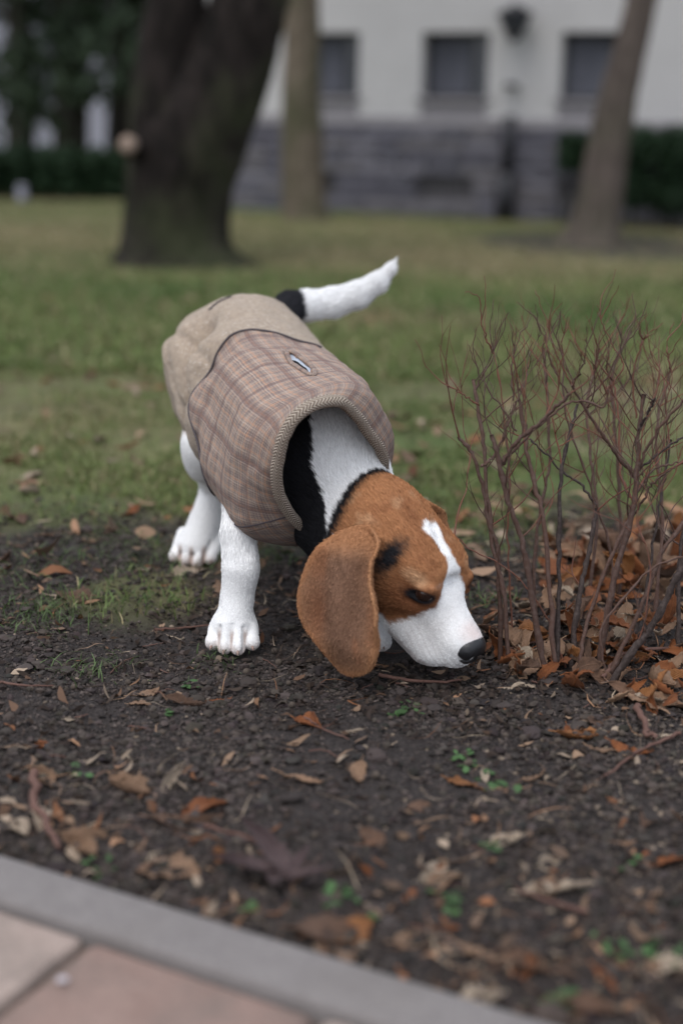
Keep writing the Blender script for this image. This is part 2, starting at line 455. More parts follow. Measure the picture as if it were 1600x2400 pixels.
for c_ in range(nc):
    x_ = XL
    while x_ < 5.2:
        w_ = rr.uniform(.16, .42); z0 = -.06 + c_ * ch; z1 = z0 + ch
        inv = [v for v in vents if x_ + w_ > v[0] - .01 and x_ < v[1] and z1 > v[2] + .02 and z0 < v[3] - .02]
        if inv and x_ >= inv[0][0] - .02: x_ = inv[0][1] + .005; continue
        if inv: w_ = max(.03, inv[0][0] - x_)
        o = bpy.data.objects.new('stone', rr.choice(stone_me)); link(o, bld)
        o.scale = (w_ - .010, .06, ch - .010); o.location = (x_ + w_ / 2, .0 + rr.uniform(-.008, .006), z1 - .005)
        x_ += w_
for v in vents:
    vt = empty('vent', (v[0], 0, v[2]), 0, bld); vw, vh = v[1] - v[0], v[3] - v[2]
    bb('recess', simple_mat('vent_dark', (.035, .028, .022), .9), vt, (0, .031, 0), (vw, .036, vh))
    n_ = max(2, int(vw / .05))
    for i in range(1, n_): bb('bar', M_IRON, vt, (vw * i / n_ - .004, .01, 0), (vw * i / n_ + .004, .02, vh))
# drainpipe
pu = wall_uv(1168, 400)[0]; pz0, pz1 = 0, PZ - .08
dp = empty('drainpipe', tuple(W0 + WD * pu + WN * .07), math.atan2(WD[1], WD[0])); tag(dp, 'dark drainpipe running down the grey stone base below the wall lantern', 'drainpipe')
def cyl(name, mat, parent, a, b, r0, r1=None, seg=16, cap=True):
    a, b = np.array(a, float), np.array(b, float); r1 = r0 if r1 is None else r1
    t = (b - a) / np.linalg.norm(b - a); u = np.cross(t, [0, 1, .01] if abs(t[1]) < .9 else [1, 0, 0]); u /= np.linalg.norm(u); v = np.cross(t, u)
    an = np.linspace(0, 2 * math.pi, seg, endpoint=False); ring = np.cos(an)[:, None] * u + np.sin(an)[:, None] * v
    V = np.concatenate([a + ring * r0, b + ring * r1, [a], [b]]); j = np.arange(seg); k = (j + 1) % seg
    F = [np.stack([j, k, seg + k, seg + j], 1)]
    if cap: F += [np.stack([k, j, np.full(seg, 2 * seg)], 1), np.stack([seg + j, seg + k, np.full(seg, 2 * seg + 1)], 1)]
    return np_mesh(name, V, F, mat, parent)
cyl('pipe', M_IRON, dp, (0, 0, .32), (0, 0, PZ + .02), .045); cyl('pipe_shoe', M_IRON, dp, (0, 0, -.02), (0, 0, .34), .075, .070)
for z_ in (.55, .95): cyl('bracket', M_IRON, dp, (0, 0, z_), (0, 0, z_ + .03), .055)
# wall lantern
lu, lz = wall_uv(1190, 100); lz1 = wall_uv(1190, 12)[1]; hL_ = lz1 - lz
lt = empty('wall_lantern', tuple(W0 + WD * lu + WN * .16 + np.array([0, 0, lz])), math.atan2(WD[1], WD[0])); tag(lt, 'black iron wall lantern hanging between two dark windows', 'lantern')
M_LGLASS = simple_mat('smoked_lantern_glass', (.05, .052, .060), .6)
cyl('lantern_body', M_LGLASS, lt, (0, 0, hL_ * .28), (0, 0, hL_ * .70), .065, .115, 6); cyl('lantern_roof', M_IRON, lt, (0, 0, hL_ * .70), (0, 0, hL_ * .92), .155, .035, 6)
cyl('finial', M_IRON, lt, (0, 0, hL_ * .92), (0, 0, hL_ * 1.02), .014, .004, 8); cyl('lantern_base', M_IRON, lt, (0, 0, 0), (0, 0, hL_ * .28), .020, .070, 6)
cyl('arm', M_IRON, lt, (0, .15, hL_ * .95), (0, 0, hL_ * .95), .012)
for a in range(6): 
    ca_, sa_ = math.cos(a * math.pi / 3), math.sin(a * math.pi / 3); cyl('bar', M_IRON, lt, (ca_ * .067, sa_ * .067, hL_ * .28), (ca_ * .117, sa_ * .117, hL_ * .70), .005, seg=6)

# ------------------------------------------------------------------ trees
def bark(name, a, b, sc=9, moss=0.0):
    m = NT(name, .95, .1); co = m.objco(); mp = m.n('ShaderNodeMapping'); m.t.links.new(co, mp.inputs[0]); mp.inputs['Scale'].default_value = (1, 1, .25)
    n = m.noise(sc * 2, 5, .7, mp.outputs[0], 1.0); c = m.mix(m.ramp(n, [(.35, 0), (.65, 1)]), a, b)
    if moss: c = m.mix(m.ramp(m.noise(2.2, 3, .6, co), [(.45, 0), (.65, moss)]), c, (.050, .060, .028))
    m.color(c); m.bump(n, .9, .03); return m.m
M_BARK1 = bark('dark_bark', (.006, .0055, .005), (.028, .022, .020), 9, .5)
M_BARK2 = bark('pale_bark', (.085, .068, .050), (.175, .145, .110), 10, .6); M_BARK3 = bark('brown_bark', (.060, .048, .042), (.130, .105, .090), 10, .3)
M_BARK4 = bark('far_bark', (.018, .018, .016), (.045, .040, .035), 6, .3)
def limb(path, radii, n_=40, seg=20, ridge=.08, seed=0, flare=0.0, freq=7):
    path = np.asarray(path, float); t = np.linspace(0, 1, n_)
    K_ = rings_cr(np.concatenate([path, np.asarray(radii, float)[:, None]], 1), t); c = K_[:, :3]; r = K_[:, 3]
    T_ = np.gradient(c, axis=0); T_ /= np.linalg.norm(T_, axis=1)[:, None]
    u = np.cross(T_, [0, 1, 0.01]); u /= np.linalg.norm(u, axis=1)[:, None]; v = np.cross(T_, u); an = np.linspace(0, 2 * math.pi, seg, endpoint=False)
    R_ = r[:, None] * (1 + flare * np.exp(-t[:, None] / .06) * (1 + .5 * np.cos(an * 4 + seed)))
    P_ = c[:, None] + R_[..., None] * (np.cos(an)[None, :, None] * u[:, None] + np.sin(an)[None, :, None] * v[:, None])
    q = P_.reshape(-1, 3); nn = vnoise(q * [1, 1, .3], freq, 3, seed).reshape(n_, seg); P_ = P_ + (P_ - c[:, None]) * (ridge * nn)[..., None]
    I_, J_ = np.meshgrid(np.arange(n_ - 1), np.arange(seg), indexing='ij'); J2 = (J_ + 1) % seg
    F_ = np.stack([I_ * seg + J_, I_ * seg + J2, (I_ + 1) * seg + J2, (I_ + 1) * seg + J_], -1).reshape(-1, 4)
    V_ = np.concatenate([P_.reshape(-1, 3), c[-1:]]); j = np.arange(seg); b = (n_ - 1) * seg
    return V_, [F_, np.stack([b + j, b + (j + 1) % seg, np.full(seg, len(V_) - 1)], 1)]
def rings_cr(K, t):
    K = np.asarray(K, float); n = len(K) - 1; x = t * n; i = np.clip(x.astype(int), 0, n - 1); f = (x - i)[:, None]
    g = lambda j: K[np.clip(j, 0, n)]
    p0, p1, p2, p3 = g(i - 1), g(i), g(i + 1), g(i + 2)
    return .5 * (2 * p1 + (p2 - p0) * f + (2 * p0 - 5 * p1 + 4 * p2 - p3) * f ** 2 + (3 * p1 - p0 - 3 * p2 + p3) * f ** 3)
def child_at(o, root):
    o.parent = root; o.matrix_parent_inverse = Matrix.Translation(-Vector(root.location)); return o
def add_limb(name, root, mat, path, radii, **kw):
    V, F = limb(path, radii, **kw); return child_at(np_mesh(name, V, F, mat), root)
def bare_branches(root, mat, p, d, L, r, rnd_, depth=3, out=None):
    """bare winter limbs gathered into one mesh per limb"""
    if out is None: out = []
    d = np.array(d) / np.linalg.norm(d); q = np.array(p, float); pts = [q]
    for i in range(4):
        d = d + np.array([rnd_.uniform(-.25, .25), rnd_.uniform(-.25, .25), rnd_.uniform(-.05, .22)]); d /= np.linalg.norm(d); q = q + d * L / 4; pts.append(q)
    out.append(limb(pts, np.linspace(r, r * .35, 5), 9, 6, .02))
    if depth > 0:
        for i in (1, 2, 3, 4):
            dd = d + np.array([rnd_.uniform(-.9, .9), rnd_.uniform(-.9, .9), rnd_.uniform(-.1, .6)])
            bare_branches(root, mat, pts[i], dd, L * rnd_.uniform(.45, .65), r * .5, rnd_, depth - 1, out)
    return out
def merge(lst):
    V, F3, F4, o = [], [], [], 0
    for v, fs in lst:
        V.append(v)
        for f in fs: (F4 if f.shape[1] == 4 else F3).append(f + o)
        o += len(v)
    out = []
    if F4: out.append(np.concatenate(F4))
    if F3: out.append(np.concatenate(F3))
    return np.concatenate(V), out
def crown_limbs(root, mat, starts, seed):
    r_ = random.Random(seed)
    for p, d, L, r in starts:
        V, F = merge(bare_branches(root, mat, p, d, L, r, r_)); child_at(np_mesh('branch', V, F, mat), root)

tb = gnd(415, 600); t1 = empty('tree', tuple(tb)); tag(t1, 'thick dark tree trunk forking into two limbs with a pale sawn stub', 'tree')
Y1 = tb[1]
add_limb('trunk', t1, M_BARK1, [at(408, 618, Y1), at(404, 540, Y1), at(412, 440, Y1), at(440, 330, Y1), at(500, 215, Y1), at(545, 100, Y1), at(580, -20, Y1), at(640, -300, Y1 + .1), at(700, -700, Y1 + .3)],
         [.262, .230, .232, .240, .205, .180, .160, .14, .11], n_=90, seg=48, ridge=.10, seed=2, flare=.50, freq=16)
add_limb('limb', t1, M_BARK1, [at(385, 400, Y1), at(372, 280, Y1 - .02), at(385, 120, Y1), at(405, -30, Y1), at(400, -300, Y1), at(340, -700, Y1)], [.14, .140, .135, .125, .10, .07], n_=60, seg=32, ridge=.10, seed=8, freq=16)
add_limb('stub', t1, M_BARK1, [at(350, 355, Y1 - .05), at(318, 345, Y1 - .16), at(296, 334, Y1 - .26)], [.070, .046, .037], n_=14, seg=20, ridge=.05)
m = NT('sawn_wood', .9, .1); m.color(m.mix(m.noise(30, 3, .6, m.objco()), (.16, .12, .095), (.25, .19, .155))); M_SAWN = m.m
a_, b_ = at(300, 336, Y1 - .245), at(291, 331, Y1 - .268)
child_at(cyl('sawn_face', M_SAWN, None, a_, a_ + (b_ - a_) * 1.2, .040, .038, 24), t1)
crown_limbs(t1, M_BARK1, [(at(580, -20, Y1), (.4, .3, 1), 2.2, .07), (at(640, -300, Y1 + .1), (.7, -.2, 1), 2.0, .06), (at(385, -30, Y1), (-.6, .3, 1), 2.2, .06), (at(380, -300, Y1), (-.3, -.4, 1), 1.8, .05)], 4)
# bark plates: vertical ridges standing proud of the trunk near its foot
tb = gnd(700, 508); t2 = empty('tree', tuple(tb)); tag(t2, 'slim pale mossy tree trunk standing left of the windows', 'tree'); Y2 = tb[1]
add_limb('trunk', t2, M_BARK2, [at(703, 514, Y2), at(697, 440, Y2), at(694, 330, Y2), at(692, 200, Y2), at(694, 80, Y2), at(690, -60, Y2), at(680, -400, Y2), at(690, -800, Y2)], [.150, .145, .142, .128, .118, .115, .095, .07], n_=60, seg=30, ridge=.08, seed=5, flare=.22, freq=14)
crown_limbs(t2, M_BARK2, [(at(690, -60, Y2), (.6, .2, 1), 1.9, .045), (at(690, -200, Y2), (-.6, -.1, 1), 1.9, .045), (at(680, -400, Y2), (.3, -.5, 1), 1.6, .04)], 9)
tb = gnd(1362, 558); t3 = empty('tree', tuple(tb)); tag(t3, 'leaning brown tree trunk in front of the right hand window', 'tree'); Y3 = tb[1]
add_limb('trunk', t3, M_BARK3, [at(1358, 566, Y3), at(1372, 480, Y3), at(1388, 390, Y3), at(1403, 300, Y3), at(1420, 210, Y3), at(1446, 110, Y3), at(1470, 10, Y3), at(1510, -200, Y3), at(1560, -600, Y3)], [.150, .130, .122, .116, .105, .092, .085, .075, .06], n_=60, seg=30, ridge=.08, seed=12, flare=.35, freq=14)
crown_limbs(t3, M_BARK3, [(at(1470, 10, Y3), (-.7, .1, 1), 1.6, .035), (at(1510, -200, Y3), (.5, .3, 1), 1.6, .035)], 14)

# leaf masses
def leaf_mat(name, a, b):
    m = NT(name, .7, .25); at2 = m.attr().outputs['Color']
    m.color(m.mix(m.noise(1.5, 3, .6, m.objco()), a, b)); return m.m
M_EVER = leaf_mat('evergreen_leaves', (.010, .022, .012), (.040, .060, .030)); M_HEDGE = leaf_mat('hedge_leaves', (.005, .016, .006), (.016, .040, .014)); M_OLIVE = leaf_mat('olive_leaves', (.030, .040, .022), (.075, .085, .055))
def leaf_cloud(name, mat, root, centres, radii, n_, size, seed, shell=.45):
    r_ = np.random.default_rng(seed); C_ = np.asarray(centres, float); Rr = np.asarray(radii, float)
    if Rr.ndim == 1: Rr = np.repeat(Rr[:, None], 3, 1)
    k = r_.choice(len(C_), n_, p=Rr.prod(1) ** .7 / (Rr.prod(1) ** .7).sum())
    d = r_.normal(size=(n_, 3)); d /= np.linalg.norm(d, axis=1)[:, None]
    P_ = C_[k] + d * Rr[k] * (shell + (1 - shell) * r_.random(n_) ** .6)[:, None]
    u = r_.normal(size=(n_, 3)); u /= np.linalg.norm(u, axis=1)[:, None]; w = np.cross(u, r_.normal(size=(n_, 3))); w /= np.linalg.norm(w, axis=1)[:, None]
    s = size * r_.uniform(.6, 1.4, n_)[:, None]; nrm = np.cross(u, w)
    V_ = np.stack([P_ - u * s, P_ + w * s * .45 + nrm * s * .12, P_ + u * s, P_ - w * s * .45 + nrm * s * .12], 1).reshape(-1, 3); b = np.arange(n_)[:, None] * 4
    V_[:, 2] = np.maximum(V_[:, 2], .01)
    return child_at(np_mesh(name, V_, [b + [0, 1, 2], b + [0, 2, 3]], mat, smooth=False), root)
def far_tree(x, Y, h_, rad, n_, seed, label, mat, low=1.0, size=.10):
    r_ = random.Random(seed); p = at(x, 440, Y); p[2] = 0; root = empty('tree', tuple(p)); tag(root, label, 'tree')
    add_limb('trunk', root, M_BARK4, [p, p + [.05, 0, h_ * .3], p + [r_.uniform(-.3, .3), 0, h_ * .6], p + [r_.uniform(-.5, .5), 0, h_ * .9]], [.20, .16, .12, .05], n_=20, seg=12)
    cs = []; rs = []
    for i in range(26):
        a = r_.uniform(0, 6.28); q = r_.uniform(0, 1) ** .6 * rad; z_ = r_.uniform(low, h_); f = .5 + .5 * math.sin(math.pi * (z_ - low) / (h_ - low))
        cs.append(p + [math.cos(a) * q * f, math.sin(a) * q * f, z_]); rs.append(r_.uniform(.25, .6))
    leaf_cloud('crown', mat, root, cs, rs, n_, size, seed)
    for i in range(5):
        c = cs[i]; add_limb('branch', root, M_BARK4, [p + [0, 0, h_ * .25], (p + [0, 0, h_ * .35] + c) / 2, c], [.06, .045, .02], n_=8, seg=6)
far_tree(160, 15.5, 6.0, 1.1, 4200, 3, 'dark evergreen tree with dense low leaves beyond the left of the lawn', M_EVER, .9)
far_tree(50, 19.0, 7.5, 1.5, 3000, 5, 'tall thin leaved tree at the far left edge behind the hedge', M_OLIVE, 1.3)
far_tree(280, 17.0, 7.0, 1.4, 4600, 7, 'dark tree just left of the thick trunk with grey light between its leaves', M_EVER, 1.4)
far_tree(-60, 16.0, 7.0, 1.2, 2600, 15, 'dark evergreen mostly cut off by the left edge of the picture', M_EVER, .8)
far_tree(390, 20.0, 8.0, 1.6, 4500, 11, 'far evergreen hidden mostly by the thick forked trunk', M_OLIVE, .6)
# hedge along the far side of the lawn
def hedge(name, label, p0, p1, h_, dep, n_, seed, mat=M_HEDGE, size=.035, z0=.0):
    p0, p1 = np.array(p0, float), np.array(p1, float); root = empty(name, tuple(p0)); tag(root, label, 'hedge'); L = np.linalg.norm(p1 - p0); r_ = np.random.default_rng(seed)
    k = max(3, int(L / (h_ * .45))); cs = [p0 + (p1 - p0) * (i + .5) / k + [0, r_.uniform(-.1, .1) * dep, z0 + h_ * (.28 + .44 * j)] for i in range(k) for j in (0, 1)]
    rs = [(L / k * .75, dep * .55, h_ * .32 * r_.uniform(.85, 1.1)) for _ in cs]
    leaf_cloud('foliage', mat, root, cs, rs, n_, size, seed, .25)
    for i in range(k): add_limb('stem', root, M_BARK4, [p0 + (p1 - p0) * (i + .5) / k, p0 + (p1 - p0) * (i + .5) / k + [0, 0, h_ * .7]], [.02, .012], n_=4, seg=6)
    return root
g0, g1 = gnd(-200, 448), gnd(470, 462)
hedge('hedge', 'low dark green clipped hedge closing the lawn behind the left trees', (g0[0], g0[1], 0), (g1[0], g1[1], 0), .44, .6, 13000, 3)
q0, q1 = W0 + WD * wall_uv(1432, 400)[0] + WN * .45, W0 + WD * (wall_uv(1432, 400)[0] + 2.2) + WN * .45
hedge('shrub', 'dark green shrub growing against the stone base right of the leaning trunk', q0, q1, (wall_uv(1500, 288)[1] - wall_uv(1500, 480)[1]) / 1.02, .6, 14000, 6, size=.03, z0=max(0, wall_uv(1500, 480)[1]))
q0 = W0 + WD * wall_uv(1300, 350)[0] + WN * .25; hedge('shrub', 'small dark climbing shrub on the stone base left of the leaning trunk', q0, q0 + WD * .22, wall_uv(1325, 305)[1] - wall_uv(1325, 395)[1], .22, 1800, 8, size=.025, z0=wall_uv(1325, 395)[1])
# pale building far behind the left trees
fb = empty('building', (-6.6, 30, 0)); tag(fb, 'pale grey building glimpsed between the trees at the far left', 'building')
M_FAR = render_mat('far_render', (.24, .24, .28), (.32, .32, .37), .6); bb('wall', M_FAR, fb, (-9, 0, -.1), (7.2, 8, 9))
for i in range(8):
    for j in range(3): bb('window', M_GLASS, fb, (-8 + i * 2, -.03, 1.2 + j * 2.7), (-7.1 + i * 2, -.002, 2.6 + j * 2.7))
bb('roof', M_MORT, fb, (-9.3, -.4, 9), (7.5, 8.4, 9.3))
# small pale post by the hedge
pb_ = gnd(52, 462); bo = empty('bollard', tuple(pb_)); tag(bo, 'short pale stone bollard in front of the hedge at the far left', 'bollard')
cyl('post', M_FAR, bo, (0, 0, -.02), (0, 0, .10), .045, .038)
cyl('cap', M_FAR, bo, (0, 0, .10), (0, 0, .13), .048, .03)
# distant tree line closing the view on every side
far = empty('woodland', (0, 60, 0))
far['kind'] = 'stuff'; far['label'] = 'distant belt of dark trees'
cs = []; r_ = np.random.default_rng(44)
for a in np.linspace(-75, 75, 90):
    R0_ = r_.uniform(48, 62); cs.append((math.sin(math.radians(a)) * R0_, math.cos(math.radians(a)) * R0_, r_.uniform(1.5, 5)))
w = leaf_cloud('woodland', M_EVER, far, cs, [(3.0, 2, 4.5)] * len(cs), 30000, .5, 5, .2)
w.parent = None; w.matrix_parent_inverse = Matrix.Identity(4); w['kind'] = 'stuff'; w['label'] = 'distant belt of dark trees'; w['category'] = 'woodland'; bpy.data.objects.remove(far)
# ------------------------------------------------------------------ the beagle
HM = np.array([[0.606, 0.676, 0.418], [-0.528, 0.736, -0.424], [-0.595, 0.036, 0.803]])
HM = np.linalg.qr(HM)[0] * np.sign(np.diag(np.linalg.qr(HM)[1]))
HT = np.array([.079, 1.352, .107])
def hw(x, y, z): return HT + HM @ np.array([x, y, z], float)      # head space -> world
def hl(P): return (P - HT) @ HM                                    # world -> head space
_e = lambda c, r: ellip(hw(*c), r, HM)
def _et(c, r, tilt):                       # ellipsoid with its long axis tilted nose-up
    a = math.radians(tilt); Rm = np.array([[math.cos(a), 0, -math.sin(a)], [0, 1, 0], [math.sin(a), 0, math.cos(a)]])
    return ellip(hw(*c), r, HM @ Rm)
_c = lambda a, b, ra, rb: cone(hw(*a), hw(*b), ra, rb)

EYE_C = [np.array([.0262, s * .0272, .0160]) for s in (-1, 1)]
EYE_R = .0100

# ear: a leaf-shaped hanging flap with a rolled front edge; chart in head space of the right ear
def poly_sd(P, V):
    V = np.asarray(V, float); d = np.full(len(P), 1e9); s = np.zeros(len(P), bool)
    for i in range(len(V)):
        a, b = V[i - 1], V[i]; e = b - a; w = P - a
        t = np.clip((w @ e) / (e @ e), 0, 1); q = w - t[:, None] * e
        d = np.minimum(d, (q * q).sum(1))
        c1 = (a[1] > P[:, 1]) != (b[1] > P[:, 1])
        with np.errstate(divide='ignore', invalid='ignore'):
            xx = a[0] + (P[:, 1] - a[1]) / (b[1] - a[1]) * (b[0] - a[0])
        s ^= c1 & (P[:, 0] < xx)
    d = np.sqrt(d); return np.where(s, -d, d)
ear_px = [(715, 1278), (740, 1238), (775, 1212), (820, 1205), (862, 1222), (884, 1255), (877, 1300), (880, 1340), (889, 1370), (896, 1405),
          (892, 1445), (882, 1488), (866, 1530), (842, 1553), (805, 1562), (770, 1553), (748, 1518), (722, 1478), (700, 1440), (688, 1400), (689, 1358), (703, 1312)]
EARN = np.array([-.50, -.862, .08]); EARN /= np.linalg.norm(EARN)
EARO = np.array([.012, 1.308, .095])
EU = np.cross(EARN, [0, 0, 1]); EU /= np.linalg.norm(EU); EV = np.cross(EU, EARN); 
if EU[0] < 0: EU = -EU
if EV[2] < 0: EV = -EV
def _ray_ear(x, y):
    p0 = at(x, y, 1.0); d = p0 - cC; t = ((EARO - cC) @ EARN) / (d @ EARN); return cC + d * t
ear_uv = np.array([[(_ray_ear(x, y) - EARO) @ EU, (_ray_ear(x, y) - EARO) @ EV] for x, y in ear_px])
# smooth the outline (Chaikin)
for _ in range(2):
    nx = np.roll(ear_uv, -1, 0); ear_uv = np.stack([ear_uv * .75 + nx * .25, ear_uv * .25 + nx * .75], 1).reshape(-1, 2)
EAR_HI = ear_uv[:, 1].max(); EAR_LO = ear_uv[:, 1].min()
def ear_chart(P):
    q = P - EARO; return q @ EU, q @ EV, q @ EARN          # u right, v up, w outward
def ear_fn(P):
    u, v, w = ear_chart(P)
    near = (np.abs(w) < .06) & (u > ear_uv[:, 0].min() - .03) & (u < ear_uv[:, 0].max() + .03) & (v > EAR_LO - .03) & (v < EAR_HI + .03)
    out = np.full(len(P), .03)
    if not near.any(): return out
    u, v, w = u[near], v[near], w[near]
    d = poly_sd(np.stack([u, v], 1), ear_uv)
    tv = (v - EAR_LO) / (EAR_HI - EAR_LO)
    uc = (ear_uv[:, 0].min() + ear_uv[:, 0].max()) / 2; tu = (u - uc) / .045
    front = smoothstep(.2, 1.0, tu)
    h = .011 * np.sin(np.clip(tv, 0, 1) * math.pi) - .010 * np.exp(-((tu + .50) / .30) ** 2) * smoothstep(.1, .45, tv) * smoothstep(.95, .65, tv) - .007 * np.exp(-((tu - .45) / .22) ** 2) * smoothstep(.15, .5, tv) * smoothstep(.95, .7, tv)
    h = h + smoothstep(.1, .6, tu) * .017 * smoothstep(.25, .45, tv) * smoothstep(.012, .0, -d)           # rolled front edge
    h = h - .020 * smoothstep(.80, 1.0, tv) - .008 * smoothstep(.25, .0, tv)
    h = h + .0035 * np.sin(tu * 2.6 + tv * 4) + .0030 * np.exp(-((tu * .8 + tv * 1.3 - 1.05) / .10) ** 2) * smoothstep(.45, .7, tv)
    th = .0023 + .0010 * front
    dd = (np.abs(w - h) - th) * .85
    k = .004
    out[near] = smax(dd, d + .001, k)
    return out
def mirror(P):
    q = hl(P); q[:, 1] *= -1; q[:, 0] += .035; q[:, 1] -= .013; q[:, 2] += .018; return HT + q @ HM.T
def ear_k(P):
    d = np.linalg.norm(P - hw(-.028, -.040, .026), axis=1)
    return .003 + .026 * np.exp(-(d / .026) ** 2)
def ear_k2(P):
    d = np.linalg.norm(P - hw(-.056, .030, .012), axis=1)
    return .003 + .016 * np.exp(-(d / .022) ** 2)

dog = Solid()
A = at
# torso (hidden by the coat but solid)
dog.add(cone(A(560, 850, 1.76), A(650, 960, 1.62), .066, .062))
dog.add(cone(A(650, 960, 1.62), A(715, 1060, 1.47), .064, .066), .03)
# neck
neck_a, neck_b = A(752, 1045, 1.475), hw(-.075, 0, -.020)
dog.add(cone(neck_a, neck_b, .060, .044), .02)
dog.add(cone(A(700, 1110, 1.47), hw(-.05, 0, -.045), .050, .034), .03)
# head
dog.add(_e((-.042, 0, .008), (.056, .046, .044)), .03)
dog.add(_e((-.075, 0, .022), (.026, .026, .022)), .03)
dog.add(_e((-.002, 0, .014), (.040, .036, .032)), .02)
for s in (-1, 1):
    dog.add(_e((.002, s * .0230, .0275), (.019, .0125, .0085)), .020)
    dog.add(_e((-.022, s * .030, -.016), (.036, .020, .026)), .02)
    dog.add(_c((.016, s * .024, -.008), (-.02, s * .036, .004), .0105, .0105), .016)
dog.add(_c((.012, 0, .000), (.082, 0, -.0075), .024, .0152), .024)         # bridge
dog.add(_e((.056, 0, -.020), (.036, .0198, .0215)), .014)
for s in (-1, 1):
    dog.add(_c((.020, s * .012, -.036), (.066, s * .0085, -.0390), .0195, .0138), .012)   # flews
    dog.add(_c((.022, s * .013, -.045), (.054, s * .0095, -.0480), .0165, .0140), .012)
    dog.add(_c((.076, s * .006, -.012), (.080, s * .005, -.026), .0125, .0120), .010)
dog.add(_c((-.015, 0, -.046), (.058, 0, -.0510), .020, .0100), .010)        # jaw
dog.add(_c((-.05, 0, -.03), (-.02, 0, -.035), .034, .028), .03)
# stop, eye sockets
dog.cut(_e((.042, 0, .0275), (.020, .012, .0045)), .012)
for s, c in zip((-1, 1), EYE_C):
    dog.cut(_e((c[0] + .006, s * .0360, c[2] - .003), (.0135, .0085, .0085)), .010)
    dog.add(_e(c, (EYE_R + .0018,) * 3), .006)
    dog.cut(_et((c[0] + .0035, s * .0385, c[2] - .0010), (.0140, .0098, .0056), 30), .0025)
    dog.add(_c((c[0] - .011, s * .0325, c[2] - .0010), (c[0] + .005, s * .0295, c[2] + .0090), .0026, .0022), .006)  # heavy upper lid
    dog.add(_c((c[0] - .010, s * .0345, c[2] - .0100), (c[0] + .012, s * .0270, c[2] - .0045), .0028, .0024), .006)
    # mouth corner crease and lip line
    dog.cut(_c((.016, s * .0325, -.0525), (.050, s * .0245, -.0590), .0013, .0013), .004)
dog.add(ear_fn, ear_k)
dog.add(lambda P: ear_fn(mirror(P)), ear_k2)
# brow wrinkles
dog.cut(_c((.005, -.004, .0475), (-.020, .004, .0520), .0012, .0012), .010)

def paw(c, toes, tips, r, lateral, h=.012):
    dog.add(cone(c + np.array([0, .012, .012]), c, r * .82, r * .92), .018)
    for a, b in zip(toes, tips):
        dog.add(cone(a, b, .0098, .0086), .0045)
# right foreleg
FR = [A(590, 1060, 1.53), A(557, 1155, 1.464), A(548, 1225, 1.442), A(551, 1303, 1.432), A(545, 1372, 1.432), A(537, 1432, 1.424)]
for i, (ra, rb) in enumerate([(.030, .0205), (.0205, .0186), (.0186, .0184), (.0184, .0172), (.0172, .0195)]):
    dog.add(cone(FR[i], FR[i + 1], ra, rb), .004)
dog.add(ellip(A(574, 1308, 1.428), (.0050, .008, .014)), .014)
dog.add(cone(A(514, 1440, 1.428), A(562, 1442, 1.428), .0135, .0135), .012)
FRK = [A(497, 1446, 1.424), A(521, 1437, 1.414), A(550, 1438, 1.414), A(575, 1446, 1.420)]
FRT = [A(489, 1476, 1.412), A(516, 1486, 1.402), A(547, 1488, 1.398), A(579, 1477, 1.408)]
for a, b in zip(FRK, FRT):
    dog.add(cone(a, b, .0086, .0072), .0028)
    dog.add(ellip(b + np.array([0, .001, .001]), (.0074, .0090, .0078)), .0028)
for i in range(3):
    a, b = (FRK[i] + FRK[i + 1]) / 2, (FRT[i] + FRT[i + 1]) / 2
    dog.cut(cone(a + np.array([0, -.010, .004]), b + np.array([0, -.010, -.002]), .0016, .0030), .004)
# left foreleg, behind the ear
FL = [A(760, 1080, 1.50), A(790, 1200, 1.46), A(815, 1330, 1.448), A(838, 1400, 1.44), A(850, 1452, 1.432)]
for i, (ra, rb) in enumerate([(.045, .025), (.0235, .0190), (.0190, .0190), (.0185, .020)]):
    dog.add(cone(FL[i], FL[i + 1], ra, rb), .012)
FLT = [A(805, 1470, 1.412), A(828, 1478, 1.405), A(853, 1480, 1.403), A(877, 1474, 1.408)]
for b in FLT:
    dog.add(cone(b + np.array([0, .016, .008]), b, .0100, .0085), .005)
    dog.add(ellip(b, (.0088, .0094, .0085)), .005)
# right hind leg
HR = [A(520, 900, 1.74), A(484, 1020, 1.70), A(490, 1118, 1.765), A(470, 1200, 1.755), A(450, 1257, 1.742)]
for i, (ra, rb) in enumerate([(.055, .036), (.033, .0165), (.0155, .0195), (.0195, .0250)]):
    dog.add(cone(HR[i], HR[i + 1], ra, rb), .006)
dog.add(ellip(A(466, 1062, 1.71), (.019, .022, .022)), .02)
HRT = [A(403, 1277, 1.732), A(426, 1286, 1.722), A(453, 1289, 1.716), A(483, 1281, 1.724)]
for b in HRT:
    dog.add(cone(b + np.array([.008, .030, .020]), b, .0100, .0076), .004)
    dog.add(ellip(b, (.0078, .0094, .0080)), .0035)
for i in range(3):
    b = (HRT[i] + HRT[i + 1]) / 2
    dog.cut(cone(b + np.array([.006, .012, .020]), b + np.array([0, -.010, -.002]), .0014, .0030), .004)
# left hind leg
HL = [A(640, 930, 1.74), A(710, 1040, 1.70), A(770, 1130, 1.78), A(785, 1200, 1.76), A(790, 1262, 1.74)]
for i, (ra, rb) in enumerate([(.055, .036), (.033, .0165), (.0160, .0180), (.0180, .0215)]):
    dog.add(cone(HL[i], HL[i + 1], ra, rb), .014)
HLT = [A(750, 1281, 1.728), A(773, 1286, 1.722), A(798, 1288, 1.720), A(822, 1281, 1.726)]
for b in HLT:
    dog.add(cone(b + np.array([0, .026, .014]), b, .0115, .0088), .006)
